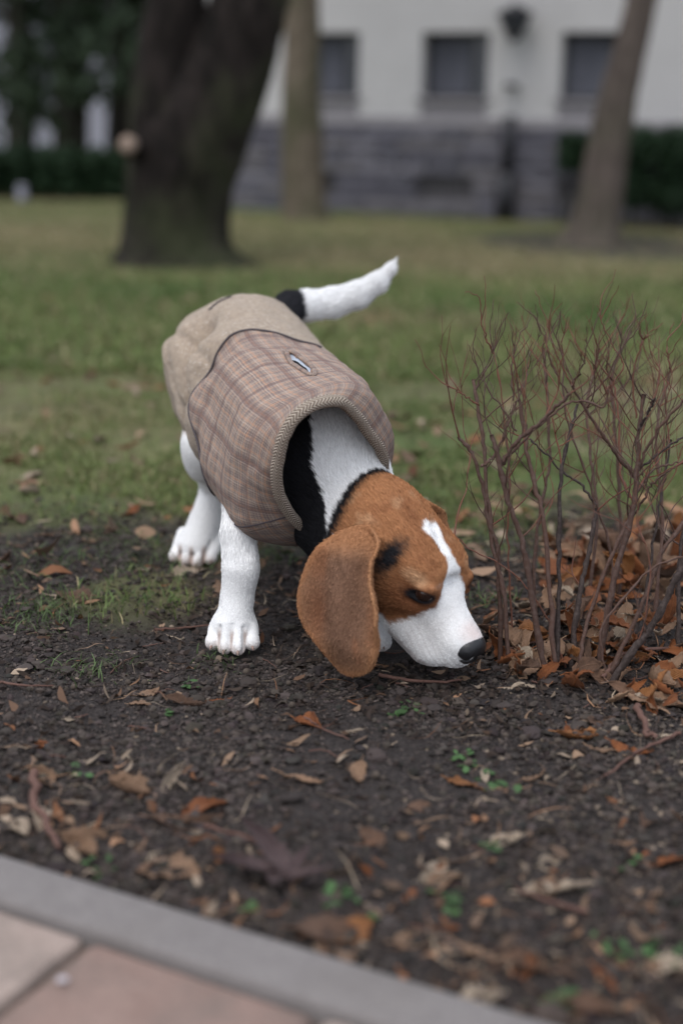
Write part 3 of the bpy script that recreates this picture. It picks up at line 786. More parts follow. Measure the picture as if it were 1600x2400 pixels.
# tail
TL = [A(625, 760, 1.80), A(665, 706, 1.84), A(700, 704, 1.85), A(760, 697, 1.86), A(820, 678, 1.86), A(866, 650, 1.86), A(896, 619, 1.86), A(908, 596, 1.86)]
TR = [.022, .0185, .0190, .0182, .0158, .0122, .0064, .0014]
for i in range(7): dog.add(cone(TL[i], TL[i + 1], TR[i] * 1.05, TR[i + 1] * 1.05), .005)

dV, dQ, dN = mesh_solid(dog, (-.26, 1.20, -.02), (.20, 1.98, .46), DOG_H)
print('dog verts', len(dV))

# ---- the colour of the coat of hair, decided in the dog's own space
TAN = np.array([.37, .170, .078]); TAN_L = np.array([.55, .34, .195]); TAN_D = np.array([.135, .052, .024])
BLACK = np.array([.010, .010, .012]); WHITE = np.array([.87, .87, .87])
EARC = np.array([.30, .155, .085]); EARG = np.array([.175, .098, .066])
_nb1, _nb2 = A(704, 945, 1.42), A(752, 1215, 1.37)
_nn = np.cross(_nb2 - _nb1, [0, 1, .15]); _nn /= np.linalg.norm(_nn)
if _nn[0] > 0: _nn = -_nn
def part_weights(P):
    """distance of points to ears, for colour and combing"""
    return ear_fn(P), ear_fn(mirror(P))
def hair_color(P):
    q = hl(P); x, y, z = q.T; ay = np.abs(y)
    n1 = vnoise(P, 90, 2, 3); n2 = vnoise(P, 260, 2, 5); n3 = vnoise(P, 35, 2, 9)
    c = np.tile(WHITE, (len(P), 1))
    def lay(col, w): 
        nonlocal c
        w = np.clip(w, 0, 1)[:, None]; c = c * (1 - w) + np.asarray(col) * w
    e1, e2 = part_weights(P)
    headz = smoothstep(-.112, -.098, x + .35 * (z - .02) + .006 * n2) * (np.linalg.norm(q * [1, 1, 1], axis=1) < .135)
    # black back of the neck, on the dog's right flank of the neck
    s = (P - _nb1) @ _nn
    neckz = (P[:, 1] < 1.50) & (((P[:, 2] > .11) & (P[:, 0] > -.074)) | ((P[:, 2] > .080) & (P[:, 0] > -.055) & (P[:, 1] < 1.46) & (e1 > .004)))
    zig = .004 * n1 + .003 * n2 + .007 * n3
    lay(BLACK, smoothstep(-.0015, .0015, s + zig) * neckz * (x < -.03))
    # black edge between head and neck
    band = x + .42 * (z - .02) + .004 * n2
    lay(BLACK, smoothstep(-.109, -.103, band) * (z > -.045) * (x < -.02) * (P[:, 1] < 1.6) * (np.linalg.norm(q, axis=1) < .16))
    # tan head
    tanw = smoothstep(-.1000, -.086, band + .004 * n1) * (np.linalg.norm(q, axis=1) < .14)
    lay(TAN, tanw)
    onhead = tanw > .5
    lay(TAN_D * 1.4, tanw * .45 * smoothstep(.1, .7, n1) * (z > .03))
    for cx, cy_, cz, rr, ww in ((-.050, -.012, .050, .012, .75), (-.022, -.013, .046, .014, .6), (-.006, -.026, .036, .013, .55), (-.012, .012, .046, .012, .5), (-.020, -.040, -.008, .026, .72), (-.002, -.036, -.028, .020, .75)):
        lay(TAN_D * 1.3, tanw * ww * np.exp(-(np.linalg.norm((q - [cx, cy_, cz]) * [.6, 1.3, 1], axis=1) / rr) ** 2) * (.7 + .5 * n2))
    lay(TAN_L, tanw * .55 * smoothstep(.25, .8, vnoise(P, 55, 2, 31)))
    # darker mask under and behind the eye
    for s_, ec in zip((-1, 1), EYE_C):
        d = np.linalg.norm((q - ec - [-.004, 0, -.012]) * [.8, 1, 1], axis=1)
        lay(TAN_D * 1.5, onhead * .80 * smoothstep(.034, .010, d + .003 * n1))
        d = np.linalg.norm((q - [ec[0] - .016, ec[1] * 1.12, ec[2] + .0085]) * [.60, .8, 1.15], axis=1)
        lay(TAN_L * 1.2, onhead * .85 * smoothstep(.0135, .004, d + .003 * n1))
        d = np.linalg.norm((q - [ec[0] - .045, ec[1] * 1.40, ec[2] - .001]) * [1.25, .9, .50], axis=1)
        lay(BLACK * 1.5, smoothstep(.0205, .0085, d + .004 * n2))
    # white muzzle, blaze and cheeks
    bl = .0050 + .0062 * smoothstep(.002, -.022, x) + .0165 * smoothstep(.014, .046, x)
    blaze = smoothstep(.0015, -.0015, ay - bl + .0012 * n2) * smoothstep(-.030, -.026, x + .004 * n1 - ay * .5) * (z > -.01)
    mz = x - .033 - .50 * np.clip(z + .012, -.1, .05) + .0035 * n2 + .003 * n1
    muz = smoothstep(-.003, .004, mz) 
    chk = smoothstep(.004, -.004, z + .041 + .35 * (x - 0) * (x < 0) + .003 * n1)
    w = np.clip(np.maximum(np.maximum(blaze, muz), chk), 0, 1) * (e1 > .004) * (e2 > .004)
    lay(WHITE, w * (np.linalg.norm(q, axis=1) < .15) * onhead)
    # pink skin showing round the nose and lips
    d = np.linalg.norm(q - [.078, 0, .000], axis=1)
    lay([.62, .46, .42], .55 * smoothstep(.020, .008, d + .003 * n1) * onhead)
    lay([.45, .38, .36], .5 * smoothstep(-.044, -.052, z) * (x > .02) * onhead)
    lay([.42, .38, .38], .28 * onhead * (x > .035) * (z < -.022) * smoothstep(.2, .8, np.sin((z * .8 + x * .35 + .001 * n1) * 1150)))
    lay([.66, .64, .63], .35 * onhead * (x > .03) * smoothstep(.0, .6, n3))
    for s_, ec in zip((-1, 1), EYE_C):     # dark eye rims
        qe = q - [ec[0] + .0025, s_ * .036, ec[2] - .0022]; a_ = math.radians(30)
        qe = np.stack([qe[:, 0] * math.cos(a_) + qe[:, 2] * math.sin(a_), qe[:, 1], -qe[:, 0] * math.sin(a_) + qe[:, 2] * math.cos(a_)], 1)
        d = np.linalg.norm(qe * [.46, .6, 1.05], axis=1)
        lay(TAN_D * .8, .8 * smoothstep(.0125, .0075, d + .001 * n2)); lay(BLACK * 1.3, smoothstep(.0088, .0062, d))
    # ears
    for sgn, e, PP in ((1, e1, P), (-1, e2, mirror(P))):
        u, v, wv = ear_chart(PP)
        on = smoothstep(.004, .0015, e) * smoothstep(EAR_HI + .004, EAR_HI - .020, v)
        d = -poly_sd(np.stack([u, v], 1), ear_uv)
        lay(EARC, on)
        lay(EARG, on * .80 * smoothstep(.003, .030, d + .004 * n1) * smoothstep(EAR_HI - .01, EAR_HI - .04, v))
        lay(TAN_D * 1.7, on * .55 * np.exp(-(((u - ear_uv[:, 0].min() - .024) / .012) ** 2 + ((v - EAR_LO - .062) / .030) ** 2)))  # dark blotch paints the shade in the ear's hollow
        lay(TAN_L, on * .45 * smoothstep(.008, .001, d) * (u > (ear_uv[:, 0].mean() + .015)))
        lay(TAN * 1.1, on * .6 * smoothstep(.010, .003, d + .003 * n1))
        lay(TAN_D * 2.2, on * .35 * smoothstep(.2, .7, vnoise(P * [1, 1, .4], 60, 2, 44)))
        lay(TAN * .9, on * .8 * smoothstep(EAR_HI - .035, EAR_HI - .012, v + .004 * n1))
    # tail ring
    t = (P - TL[1]) @ (TL[2] - TL[1]) / ((TL[2] - TL[1]) @ (TL[2] - TL[1]))
    tl = (P[:, 2] > .25) & (P[:, 1] > 1.70)
    lay(BLACK * 2, smoothstep(.60, .46, t + .12 * n1) * tl)
    # toes: skin tone between them, darkened to paint the shade of the gaps; faint tan behind the hock
    low = P[:, 2] < .030
    lay([.55, .40, .33], .55 * low * smoothstep(.020, .004, P[:, 2] + .004 * n2))
    for LK, LT in ((FRK, FRT), (HRT, HRT)):
        for i in range(3):
            a, b = (LK[i] + LK[i + 1]) / 2, (LT[i] + LT[i + 1]) / 2
            d = np.abs((P - (a + b) / 2)[:, 0]) + .25 * np.abs((P - (a + b) / 2)[:, 1] + .002) * (P[:, 1] < 1.5)
            lay([.36, .24, .19], .75 * smoothstep(.0042, .0012, d) * (np.linalg.norm(P - b, axis=1) < .026) * smoothstep(.030, .020, P[:, 2]))
    lay(TAN, .6 * smoothstep(.0, .012, (P[:, 2] - .172)) * (P[:, 1] > 1.66) * (P[:, 0] < -.17) * (P[:, 2] < .24))
    c *= np.where(c.mean(1, keepdims=True) > .5, 1, (1 + .10 * n2 + .08 * n1)[:, None])
    return np.clip(c, 0.004, .90)
dC = hair_color(dV)

dog_root = empty('dog', (-.02, 1.55, 0))
tag(dog_root, 'beagle puppy in a tweed coat sniffing the ground with its nose down', 'dog')
def dog_child(o, parent=None):
    o.parent = parent or dog_root
    if parent is None: o.matrix_parent_inverse = Matrix.Translation(-Vector(dog_root.location))
    return o

m = NT('short_hair_skin', .85, .15)
at_ = m.attr(); pn = m.noise(900, 2, .6, m.objco())
m.color(m.mix(m.math('MULTIPLY', pn, .35), at_.outputs['Color'], (0, 0, 0), 'MULTIPLY'))
m.bump(pn, .25, .001)
M_SKIN = m.m
body = np_mesh('body', dV, [dQ], M_SKIN, col=dC); dog_child(body)

m = NT('hair', .75, .12)
m.color(m.attr().outputs['Color'])
M_HAIR = m.m

# ---- hairs: short tapered blades combed along the body
def comb(P, N):
    q = hl(P)
    segs = [(hw(.08, 0, 0), hw(-.08, 0, .01), .05), (neck_b, neck_a, .06), (neck_a, A(560, 850, 1.76), .08)]
    for L, r in ((FR, .03), (FL, .03), (HR, .03), (HL, .03), (TL, .025)):
        segs += [(L[i], L[i + 1], r) for i in range(len(L) - 1)]
    D = np.zeros_like(P); 
    for a, b, r in segs:
        ab = b - a; t = np.clip(((P - a) @ ab) / (ab @ ab), 0, 1)
        d = np.linalg.norm(P - a - t[:, None] * ab, axis=1)
        D += (ab / np.linalg.norm(ab)) * (np.exp(-(d / (r * .6)) ** 2) + 1e-6)[:, None]
    e1, e2 = part_weights(P)
    we = smoothstep(.006, .001, np.minimum(e1, e2))[:, None]
    D /= np.maximum(np.linalg.norm(D, axis=1), 1e-9)[:, None]
    D = D * (1 - we) + np.array([-.1, 0, -1.]) * we
    wh = smoothstep(.10, .03, np.linalg.norm(q - [-.0, 0, -.02], axis=1))[:, None] * (1 - we)
    D = D + wh * np.array([0, 0, -.35])
    D = D - (D * N).sum(1)[:, None] * N
    D /= np.maximum(np.linalg.norm(D, axis=1), 1e-9)[:, None]
    e = np.minimum(e1, e2)
    hd = np.linalg.norm(q, axis=1)
    Ln = np.full(len(P), .0023)
    Ln = np.where(hd < .12, .0042, Ln); Ln = np.where((q[:, 0] > .02) & (hd < .13), .0016, Ln)
    Ln = np.where((hd > .12) & (P[:, 2] > .1) & (P[:, 1] < 1.6), .0062, Ln)
    Ln = np.where((P[:, 2] > .27) & (P[:, 1] > 1.75), .0070, Ln)
    Ln = np.where(P[:, 2] < .035, .0016, Ln)
    Ln = np.where(e < .003, .0029, Ln)
    return D, Ln
def tri_sample(V, Q, N, n, keep=None):
    a, b, c, d = (V[Q[:, i]] for i in range(4))
    ar = .5 * np.linalg.norm(np.cross(c - a, d - b), axis=1)
    if keep is not None: ar = ar * keep(V[Q].mean(1), N[Q].mean(1))
    idx = rng.choice(len(Q), n, p=ar / ar.sum())
    s, t = rng.random(n)[:, None], rng.random(n)[:, None]
    w = [(1 - s) * (1 - t), s * (1 - t), s * t, (1 - s) * t]
    P = sum(w[i] * V[Q[idx, i]] for i in range(4)); M = sum(w[i] * N[Q[idx, i]] for i in range(4))
    return P, M / np.maximum(np.linalg.norm(M, axis=1), 1e-9)[:, None]
def blades(P, N, D, L, W, lift=.32, droop=.5, jit=.18):
    n = len(P)
    D = D + rng.normal(0, 1, (n, 3)) * jit; lf = (lift * rng.uniform(.5, 1.5, n))[:, None]
    d1 = D + N * lf; d1 /= np.linalg.norm(d1, axis=1)[:, None]
    d2 = D + N * lf * droop; d2 /= np.linalg.norm(d2, axis=1)[:, None]
    S = np.cross(d1, N + rng.normal(0, .5, (n, 3))); S /= np.maximum(np.linalg.norm(S, axis=1), 1e-9)[:, None]
    L = (L * rng.uniform(.6, 1.25, n))[:, None]; W = np.asarray(W)[:, None] if np.ndim(W) else W
    m = P + d1 * L * .5; t = m + d2 * L * .5
    V = np.stack([P - S * W, P + S * W, m + S * W * .8, m - S * W * .8, t], 1).reshape(-1, 3)
    b = np.arange(n)[:, None] * 5
    return V, [b + [0, 1, 2, 3], b + [3, 2, 4]]
keep = lambda P, N: np.where(((P - cC) * N).sum(1) < .5, 1.0, .0) * np.where((P[:, 2] > .17) & (P[:, 1] > 1.52) & (P[:, 2] < .30), .05, 1.0)
hP, hN = tri_sample(dV, dQ, dN, HAIRS, keep)
hD, hL = comb(hP, hN)
hC = hair_color(hP)
W = np.where(hL > .01, .00038, .00026)
lowp = (hP[:, 2] < .17) & (np.linalg.norm(hl(hP), axis=1) > .13)
bV, bF = blades(hP, hN, hD, hL, W, lift=np.where(lowp, .12, .28), jit=np.where(lowp, .07, .14)[:, None])
hC = hC * np.where(hC.mean(1, keepdims=True) > .5, rng.uniform(.93, 1.06, (len(hC), 1)), rng.uniform(.72, 1.25, (len(hC), 1)))
fur = np_mesh('fur', bV, bF, M_HAIR, col=np.repeat(np.clip(hC, 0, .90), 5, 0), smooth=False)
fur['kind'] = 'stuff'; dog_child(fur)

# ---- eyes
def uv_sphere(r, seg=24, ring=16, sc=(1, 1, 1)):
    V = []; F = []; 
    for i in range(ring + 1):
        for j in range(seg):
            a = math.pi * i / ring; b = 2 * math.pi * j / seg
            V.append((r * math.sin(a) * math.cos(b) * sc[0], r * math.sin(a) * math.sin(b) * sc[1], r * math.cos(a) * sc[2]))
    for i in range(ring):
        for j in range(seg): F.append((i * seg + j, (i + 1) * seg + j, (i + 1) * seg + (j + 1) % seg, i * seg + (j + 1) % seg))
    return np.array(V), np.array(F)
m = NT('eye_wet', .06, .6); m.color((.018, .008, .006)); m.b.inputs['Coat Weight'].default_value = 1; m.b.inputs['Coat Roughness'].default_value = .03
M_EYE = m.m
V, F = uv_sphere(EYE_R * 1.09)
for c in EYE_C:
    dog_child(np_mesh('eye', V + hw(*c), [F], M_EYE))
# ---- nose pad
nose = Solid()
nose.add(_e((.0870, 0, -.0080), (.0125, .0165, .0145)), .006)
nose.add(_e((.0885, 0, -.0185), (.0085, .0105, .0110)), .008)
for s in (-1, 1):
    nose.add(_e((.0885, s * .0085, -.0095), (.0095, .0080, .0095)), .005)
    nose.cut(_e((.0985, s * .0065, -.0110), (.0060, .0030, .0040)), .003)
    nose.cut(_c((.0960, s * .0105, -.0140), (.0885, s * .0165, -.0155), .0014, .0012), .003)
nose.cut(_c((.1000, 0, -.008), (.0970, 0, -.0280), .0009, .0012), .003)
c0 = hw(.09, 0, -.017)
nV, nQ, _ = mesh_solid(nose, c0 - .032, c0 + .032, .0009)
m = NT('nose_leather', .32, .5); v = m.n('ShaderNodeTexVoronoi', i_Scale=900.0)
m.t.links.new(m.objco(), v.inputs['Vector']); m.color((.012, .012, .014)); m.bump(v.outputs['Distance'], .5, .0006)
M_NOSE = m.m
dog_child(np_mesh('nose', nV, [nQ], M_NOSE))
# ---- claws
M_CLAW = simple_mat('claw_horn', (.26, .18, .15), .4)
def claw(b, side=0.0):
    dir_ = np.array([side, -.75, -.5]); dir_ /= np.linalg.norm(dir_)
    k = Solid(); p = b + np.array([side * .002, -.0065, -.0005])
    k.add(cone(p, p + dir_ * .0034, .0017, .0012)); k.add(cone(p + dir_ * .003, p + dir_ * .0062 + [0, 0, -.0006], .0012, .0005), .001)
    V, Q, _ = mesh_solid(k, p - .012, p + .014, .0008, 1)
    dog_child(np_mesh('claw', V, [Q], M_CLAW))
for L in (FRT, FLT, HRT):
    for i, b in enumerate(L): claw(b, (-.25, -.08, .05, .25)[i])
# ------------------------------------------------------------------ the tweed coat
def rings_interp(K, t):
    """Catmull-Rom through key rows"""
    K = np.asarray(K, float); n = len(K) - 1; x = t * n; i = np.clip(x.astype(int), 0, n - 1); f = (x - i)[:, None]
    g = lambda j: K[np.clip(j, 0, n)]
    p0, p1, p2, p3 = g(i - 1), g(i), g(i + 1), g(i + 2)
    return .5 * (2 * p1 + (p2 - p0) * f + (2 * p0 - 5 * p1 + 4 * p2 - p3) * f ** 2 + (3 * p1 - p0 - 3 * p2 + p3) * f ** 3)
# cx, cy (photo pixels), Y, heading deg, pitch deg, half width, half height up, half height down
CK = [(758, 1072, 1.392, 34, 24, .0640, .0800, .0900),
      (745, 1066, 1.408, 32, 20, .0770, .0870, .1000),
      (718, 1058, 1.445, 28, 14, .0930, .0910, .1030),
      (690, 1030, 1.500, 24, 10, .0960, .0950, .0960),
      (652, 990, 1.560, 20, 6, .0960, .0940, .0920),
      (622, 950, 1.620, 16, 4, .0930, .0920, .0900),
      (590, 905, 1.680, 12, 2, .0900, .0930, .0840),
      (568, 865, 1.740, 8, 0, .0920, .0960, .0760),
      (564, 848, 1.790, 4, -4, .0930, .0920, .0740),
      (560, 838, 1.840, 0, -8, .0830, .0780, .0640),
      (565, 832, 1.870, 0, -12, .0520, .0520, .0440)]
CK = [tuple(at(k[0], k[1], k[2])) + k[3:] for k in CK]
NS, NP = 170, 260
SEAM_T = .50                                        # where the plaid meets the beige cloth
tt = np.linspace(0, 1, NS); K = rings_interp(CK, tt)
ph = np.linspace(0, 2 * math.pi, NP, endpoint=False)
# axis frame
hd, pt = np.radians(K[:, 3]), np.radians(K[:, 4])
T = np.stack([np.sin(hd) * np.cos(pt), -np.cos(hd) * np.cos(pt), -np.sin(pt)], 1)
AX = np.cross(T, [0, 0, 1.]); AX /= np.linalg.norm(AX, axis=1)[:, None]; AX *= -np.sign(AX[:, :1] + 1e-9) * -1
BX = np.cross(AX, T); BX *= np.sign(BX[:, 2:3])
TT, PH = np.meshgrid(tt, ph, indexing='ij')
cosP, sinP = np.cos(PH), np.sin(PH)                 # phi 0 = picture right, pi/2 = up
hh = np.where(sinP > 0, K[:, 6][:, None], K[:, 7][:, None]); hwid = K[:, 5][:, None]
q1 = np.clip(cosP, 0, 1) * np.clip(sinP, 0, 1) * 2
q3 = np.clip(-cosP, 0, 1) * np.clip(-sinP, 0, 1) * 2
pw = .92 + .55 * q1 * smoothstep(.14, 0, TT) - .16 * q3 * smoothstep(.2, .4, TT) * smoothstep(.8, .6, TT)
ca, sa = np.sign(cosP) * np.abs(cosP) ** pw, np.sign(sinP) * np.abs(sinP) ** pw
P3 = K[:, None, :3] + (hwid * ca)[..., None] * AX[:, None] + (hh * sa)[..., None] * BX[:, None]
P3 = P3 - (.022 * np.where(sinP > 0, sinP, 1.5 * sinP) * smoothstep(.16, 0, TT))[..., None] * AX[:, None]
OUT = cosP[..., None] * AX[:, None] + sinP[..., None] * BX[:, None]
# folds: deep valley between haunch and waist, drape wrinkles
left = smoothstep(.25, -.6, cosP)
fold = -.026 * np.exp(-((TT - .60 - .08 * sinP) / .034) ** 2) * left * smoothstep(1.02, .70, sinP)
fold += -.010 * np.exp(-((TT - .60 - .08 * sinP) / .014) ** 2) * left * smoothstep(1.0, .6, sinP)
fold += -.007 * np.exp(-((TT - .70 - .16 * (sinP - .2)) / .016) ** 2) * left * smoothstep(.9, .3, sinP)
fold += -.005 * np.exp(-((PH - 2.45 - .9 * (TT - .5)) / .07) ** 2) * smoothstep(.5, .58, TT) * smoothstep(.95, .7, TT)
fold += .010 * np.exp(-((TT - .74) / .09) ** 2) * left * smoothstep(.9, .2, sinP)
fold += -.006 * np.exp(-((TT - .50 + .04 * cosP) / .018) ** 2) * left
fold += .0035 * np.sin(TT * 46 + 3.0 * sinP + 2 * cosP) * left * smoothstep(.3, .45, TT) * smoothstep(.8, .6, TT)
fold += .0028 * np.sin(PH * 5 + TT * 9) * smoothstep(.08, .2, TT)
flat = P3.reshape(-1, 3)
fold += (.0050 * vnoise(flat, 18, 2, 21) + .0016 * vnoise(flat, 70, 2, 22)).reshape(fold.shape)
# right side crease under the slot
fold += -.005 * np.exp(-((PH - .75) / .10) ** 2) * smoothstep(.1, .25, TT) * smoothstep(.5, .4, TT)
# the cloth is cut high over the legs
P3 = P3 + OUT * fold[..., None]
# arc-length coordinates of the cloth
ds = np.linalg.norm(np.diff(P3, axis=0), axis=2); S_ = np.concatenate([np.zeros((1, NP)), np.cumsum(ds, 0)], 0)
S_ = S_ * .35 + S_.mean(1)[:, None] * .65
dp = np.linalg.norm(np.roll(P3, -1, 1) - P3, axis=2); C_ = np.cumsum(dp, 1); C_ = C_ - C_[:, NP // 4][:, None]
C_ = C_ * .6 + (np.cumsum(dp.mean(0)) - np.cumsum(dp.mean(0))[NP // 4])[None] * .4

def cloth_nodes(m, u, v, plaid):
    def stripe(x, per, w, off=0.0, soft=.15):
        f = m.math('PINGPONG', m.math('ADD', x, off), per / 2)      # 0..per/2
        return m.math('SUBTRACT', 1.0, m.math('SMOOTH_MIN', 1.0, m.math('MAXIMUM', 0.0, m.math('DIVIDE', m.math('SUBTRACT', f, w * .5), w * soft)), .01), clamp=True)
    return stripe
def plaid_material(k_shade=1.0):
    m = NT('plaid_tweed', .95, .08)
    u, v = m.uvxy()
    nz = m.noise(60, 2, .5, m.objco()); wob = m.math('MULTIPLY', m.math('SUBTRACT', nz, .5), .0022)
    u = m.math('ADD', u, wob); v = m.math('ADD', v, wob)
    st = cloth_nodes(m, u, v, True)
    base = m.mix(m.noise(420, 3, .7, m.objco()), (.205, .148, .115), (.47, .375, .310))
    # houndstooth-like small check
    def add(c, f, k, col):
        return m.mix(m.math('MULTIPLY', f, k), c, col)
    hatch = m.math('MULTIPLY', st(u, .0026, .0012, 0, .4), st(v, .0026, .0012, 0, .4))
    brk = m.math('ADD', .40, m.noise(150, 2, .6, m.objco())); fl = m.math('ADD', .25, m.math('MULTIPLY', m.noise(340, 2, .7, m.objco()), 1.2))
    c = add(base, hatch, .50, (.120, .080, .072))
    gu = st(u, .0260, .0100, .0, .25); gv = st(v, .0260, .0100, .0, .25)
    tu = st(u, .0030, .0012, 0, .4); tv = st(v, .0030, .0012, 0, .4)
    c = add(c, m.math('MULTIPLY', gu, tu), .38, (.105, .070, .070)); c = add(c, m.math('MULTIPLY', gv, tv), .38, (.105, .070, .070))
    for w_, off, k_, col in ((.0011, .0, .42, (.60, .30, .16)), (.0009, .0045, .40, (.12, .09, .10)), (.0009, -.0035, .30, (.62, .50, .42))):
        c = add(c, m.math('MULTIPLY', st(u, .0130, w_, off, .5), fl), k_, col); c = add(c, m.math('MULTIPLY', st(v, .0130, w_, off, .5), fl), k_, col)
    c = add(c, m.math('MULTIPLY', st(v, .052, .0040, .0260, .55), brk), .58, (.125, .072, .068)); c = add(c, m.math('MULTIPLY', st(u, .056, .0040, .014, .55), brk), .52, (.125, .072, .068))
    c = m.mix(m.ramp(m.noise(900, 2, .7, m.objco()), [(.62, 0), (.75, .5)]), c, (.62, .54, .48))
    if k_shade < 1: c = m.mix(1 - k_shade, c, (.05, .032, .026))
    m.color(c)
    wv = m.math('MULTIPLY', m.math('SINE', m.math('MULTIPLY', u, 3400.0)), m.math('SINE', m.math('MULTIPLY', v, 3400.0)))
    m.bump(m.math('ADD', m.math('MULTIPLY', wv, .5), m.noise(500, 3, .7, m.objco())), .7, .0012)
    m.b.inputs['Sheen Weight'].default_value = .12
    return m.m
def beige_material():
    m = NT('beige_twill', .95, .08)
    u, v = m.uvxy()
    tw = m.math('SINE', m.math('MULTIPLY', m.math('ADD', u, m.math('MULTIPLY', v, .8)), 2300.0))
    n = m.noise(380, 3, .7, m.objco()); n2 = m.noise(22, 2, .5, m.objco())
    c = m.mix(n, (.27, .205, .145), (.60, .50, .395))
    c = m.mix(m.math('MULTIPLY', m.math('ADD', m.math('MULTIPLY', tw, .5), .5), .62), c, (.200, .145, .100))
    c = m.mix(m.math('MULTIPLY', n2, .25), c, (.36, .31, .27)); c = m.mix(m.ramp(m.noise(190, 3, .8, m.objco()), [(.45, 0), (.62, .55)]), c, (.20, .155, .125)); c = m.mix(m.ramp(m.noise(230, 2, .8, m.objco()), [(.56, 0), (.70, .45)]), c, (.62, .56, .50))
    m.color(c); m.bump(m.math('ADD', tw, n), .55, .0011)
    m.b.inputs['Sheen Weight'].default_value = .12
    return m.m
def trim_material():
    m = NT('herringbone_trim', .95, .08)
    u, v = m.uvxy()
    zz = m.math('PINGPONG', v, .0045)
    tw = m.math('SINE', m.math('MULTIPLY', m.math('ADD', u, zz), 1750.0))
    c = m.mix(m.math('ADD', m.math('MULTIPLY', tw, .5), .5), (.130, .092, .070), (.62, .54, .45))
    c = m.mix(m.math('MULTIPLY', m.noise(500, 2, .6, m.objco()), .4), c, (.30, .24, .19))
    m.color(c); m.bump(tw, .8, .0016)
    return m.m
M_PLAID, M_BEIGE, M_TRIM = plaid_material(), beige_material(), trim_material()
M_PIPE = simple_mat('grey_piping', (.055, .045, .050), .7)
m = NT('lining', .9, .1); m.color((.42, .47, .55)); M_LIN = m.m
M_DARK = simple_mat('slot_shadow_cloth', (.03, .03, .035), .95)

coat = empty('coat'); dog_child(coat)
coat.location = (0, 0, 0); coat['label'] = 'plaid and beige tweed dog coat with a rope trimmed neck hole'
def grid_faces(i0, i1, wrap=True, mask=None):
    I, J = np.meshgrid(np.arange(i0, i1), np.arange(NP), indexing='ij')
    a = I * NP + J; b = I * NP + (J + 1) % NP; c = (I + 1) * NP + (J + 1) % NP; d = (I + 1) * NP + J
    q = np.stack([a, d, c, b], -1).reshape(-1, 4)
    if mask is not None: q = q[mask[i0:i1].reshape(-1)]
    return q
def compact(V, F, *arr):
    u, inv = np.unique(np.concatenate([f.ravel() for f in F]), return_inverse=True)
    out = []; k = 0
    for f in F: out.append(inv[k:k + f.size].reshape(f.shape)); k += f.size
    return V[u], out, [a[u] for a in arr]
seam_i = ((SEAM_T - .15 * np.exp(-((ph - 3.60) / .55) ** 2)) * NS + 6 * np.cos(ph - 2.5)).astype(int)
II, JJ = np.meshgrid(np.arange(NS), np.arange(NP), indexing='ij')
front = II < seam_i[None]
# slot for the lead, an almond on the midline of the back
SL_T, SL_P, SL_A, SL_B = .315, math.pi * .5 + .03, .075, .120
su = (TT - SL_T) / SL_A; sv = (PH - SL_P) / SL_B
slot_r = np.sqrt((su * 1.0 + sv * .25) ** 2 + (sv * (1.0 + .3 * su)) ** 2)
almond = np.maximum(np.abs(su + .0), 0) + 1.4 * sv ** 2 * 1.0
hole = (np.abs((su + .1 * sv)) ** 1.4 + np.abs(sv * 1.6) ** 1.4) < 1
chest = (sinP < -.62 + .06 * np.cos(PH * 1)) & (TT < .30)
V0 = P3.reshape(-1, 3); U0 = np.stack([S_.ravel(), C_.ravel()], 1)
fl = lambda msk: msk
def panel(name, msk, mat, label=None, thick=.0035):
    F = grid_faces(0, NS - 1, True, msk)
    V, Fs, (uv,) = compact(V0, [F], U0)
    o = np_mesh(name, V, Fs, mat, coat, uv=uv)
    s = o.modifiers.new('solid', 'SOLIDIFY'); s.thickness = thick; s.offset = -1
    if label: o['label'] = label
    return o
pf = panel('plaid_panel', front & ~hole & ~chest, M_PLAID, 'plaid tweed panel over the shoulders')
pc = panel('chest_panel', front & chest, plaid_material(.62), 'plaid panel under the chest, darkened partly for shade')  # same plaid, with shade under the chest mixed into its colour
pb = panel('beige_panel', ~front, M_BEIGE, 'beige twill panel over the rump')
# end cap at the rump
capc = K[-1, :3] - T[-1] * .012
ring = P3[-1]; Vc = np.concatenate([ring, (ring + capc) / 2 - T[-1] * .006, capc[None]]); n = NP; j = np.arange(n)
Fc = [np.stack([j, n + j, n + (j + 1) % n, (j + 1) % n], 1), np.stack([n + j, np.full(n, 2 * n), n + (j + 1) % n], 1)]
np_mesh('rump_panel', Vc, Fc, M_BEIGE, coat, uv=np.concatenate([np.stack([np.full(n, S_[-1].mean()), C_[-1]], 1), np.stack([np.full(n, S_[-1].mean() + .02), C_[-1] * .5], 1), [[S_[-1].mean() + .05, 0]]]))

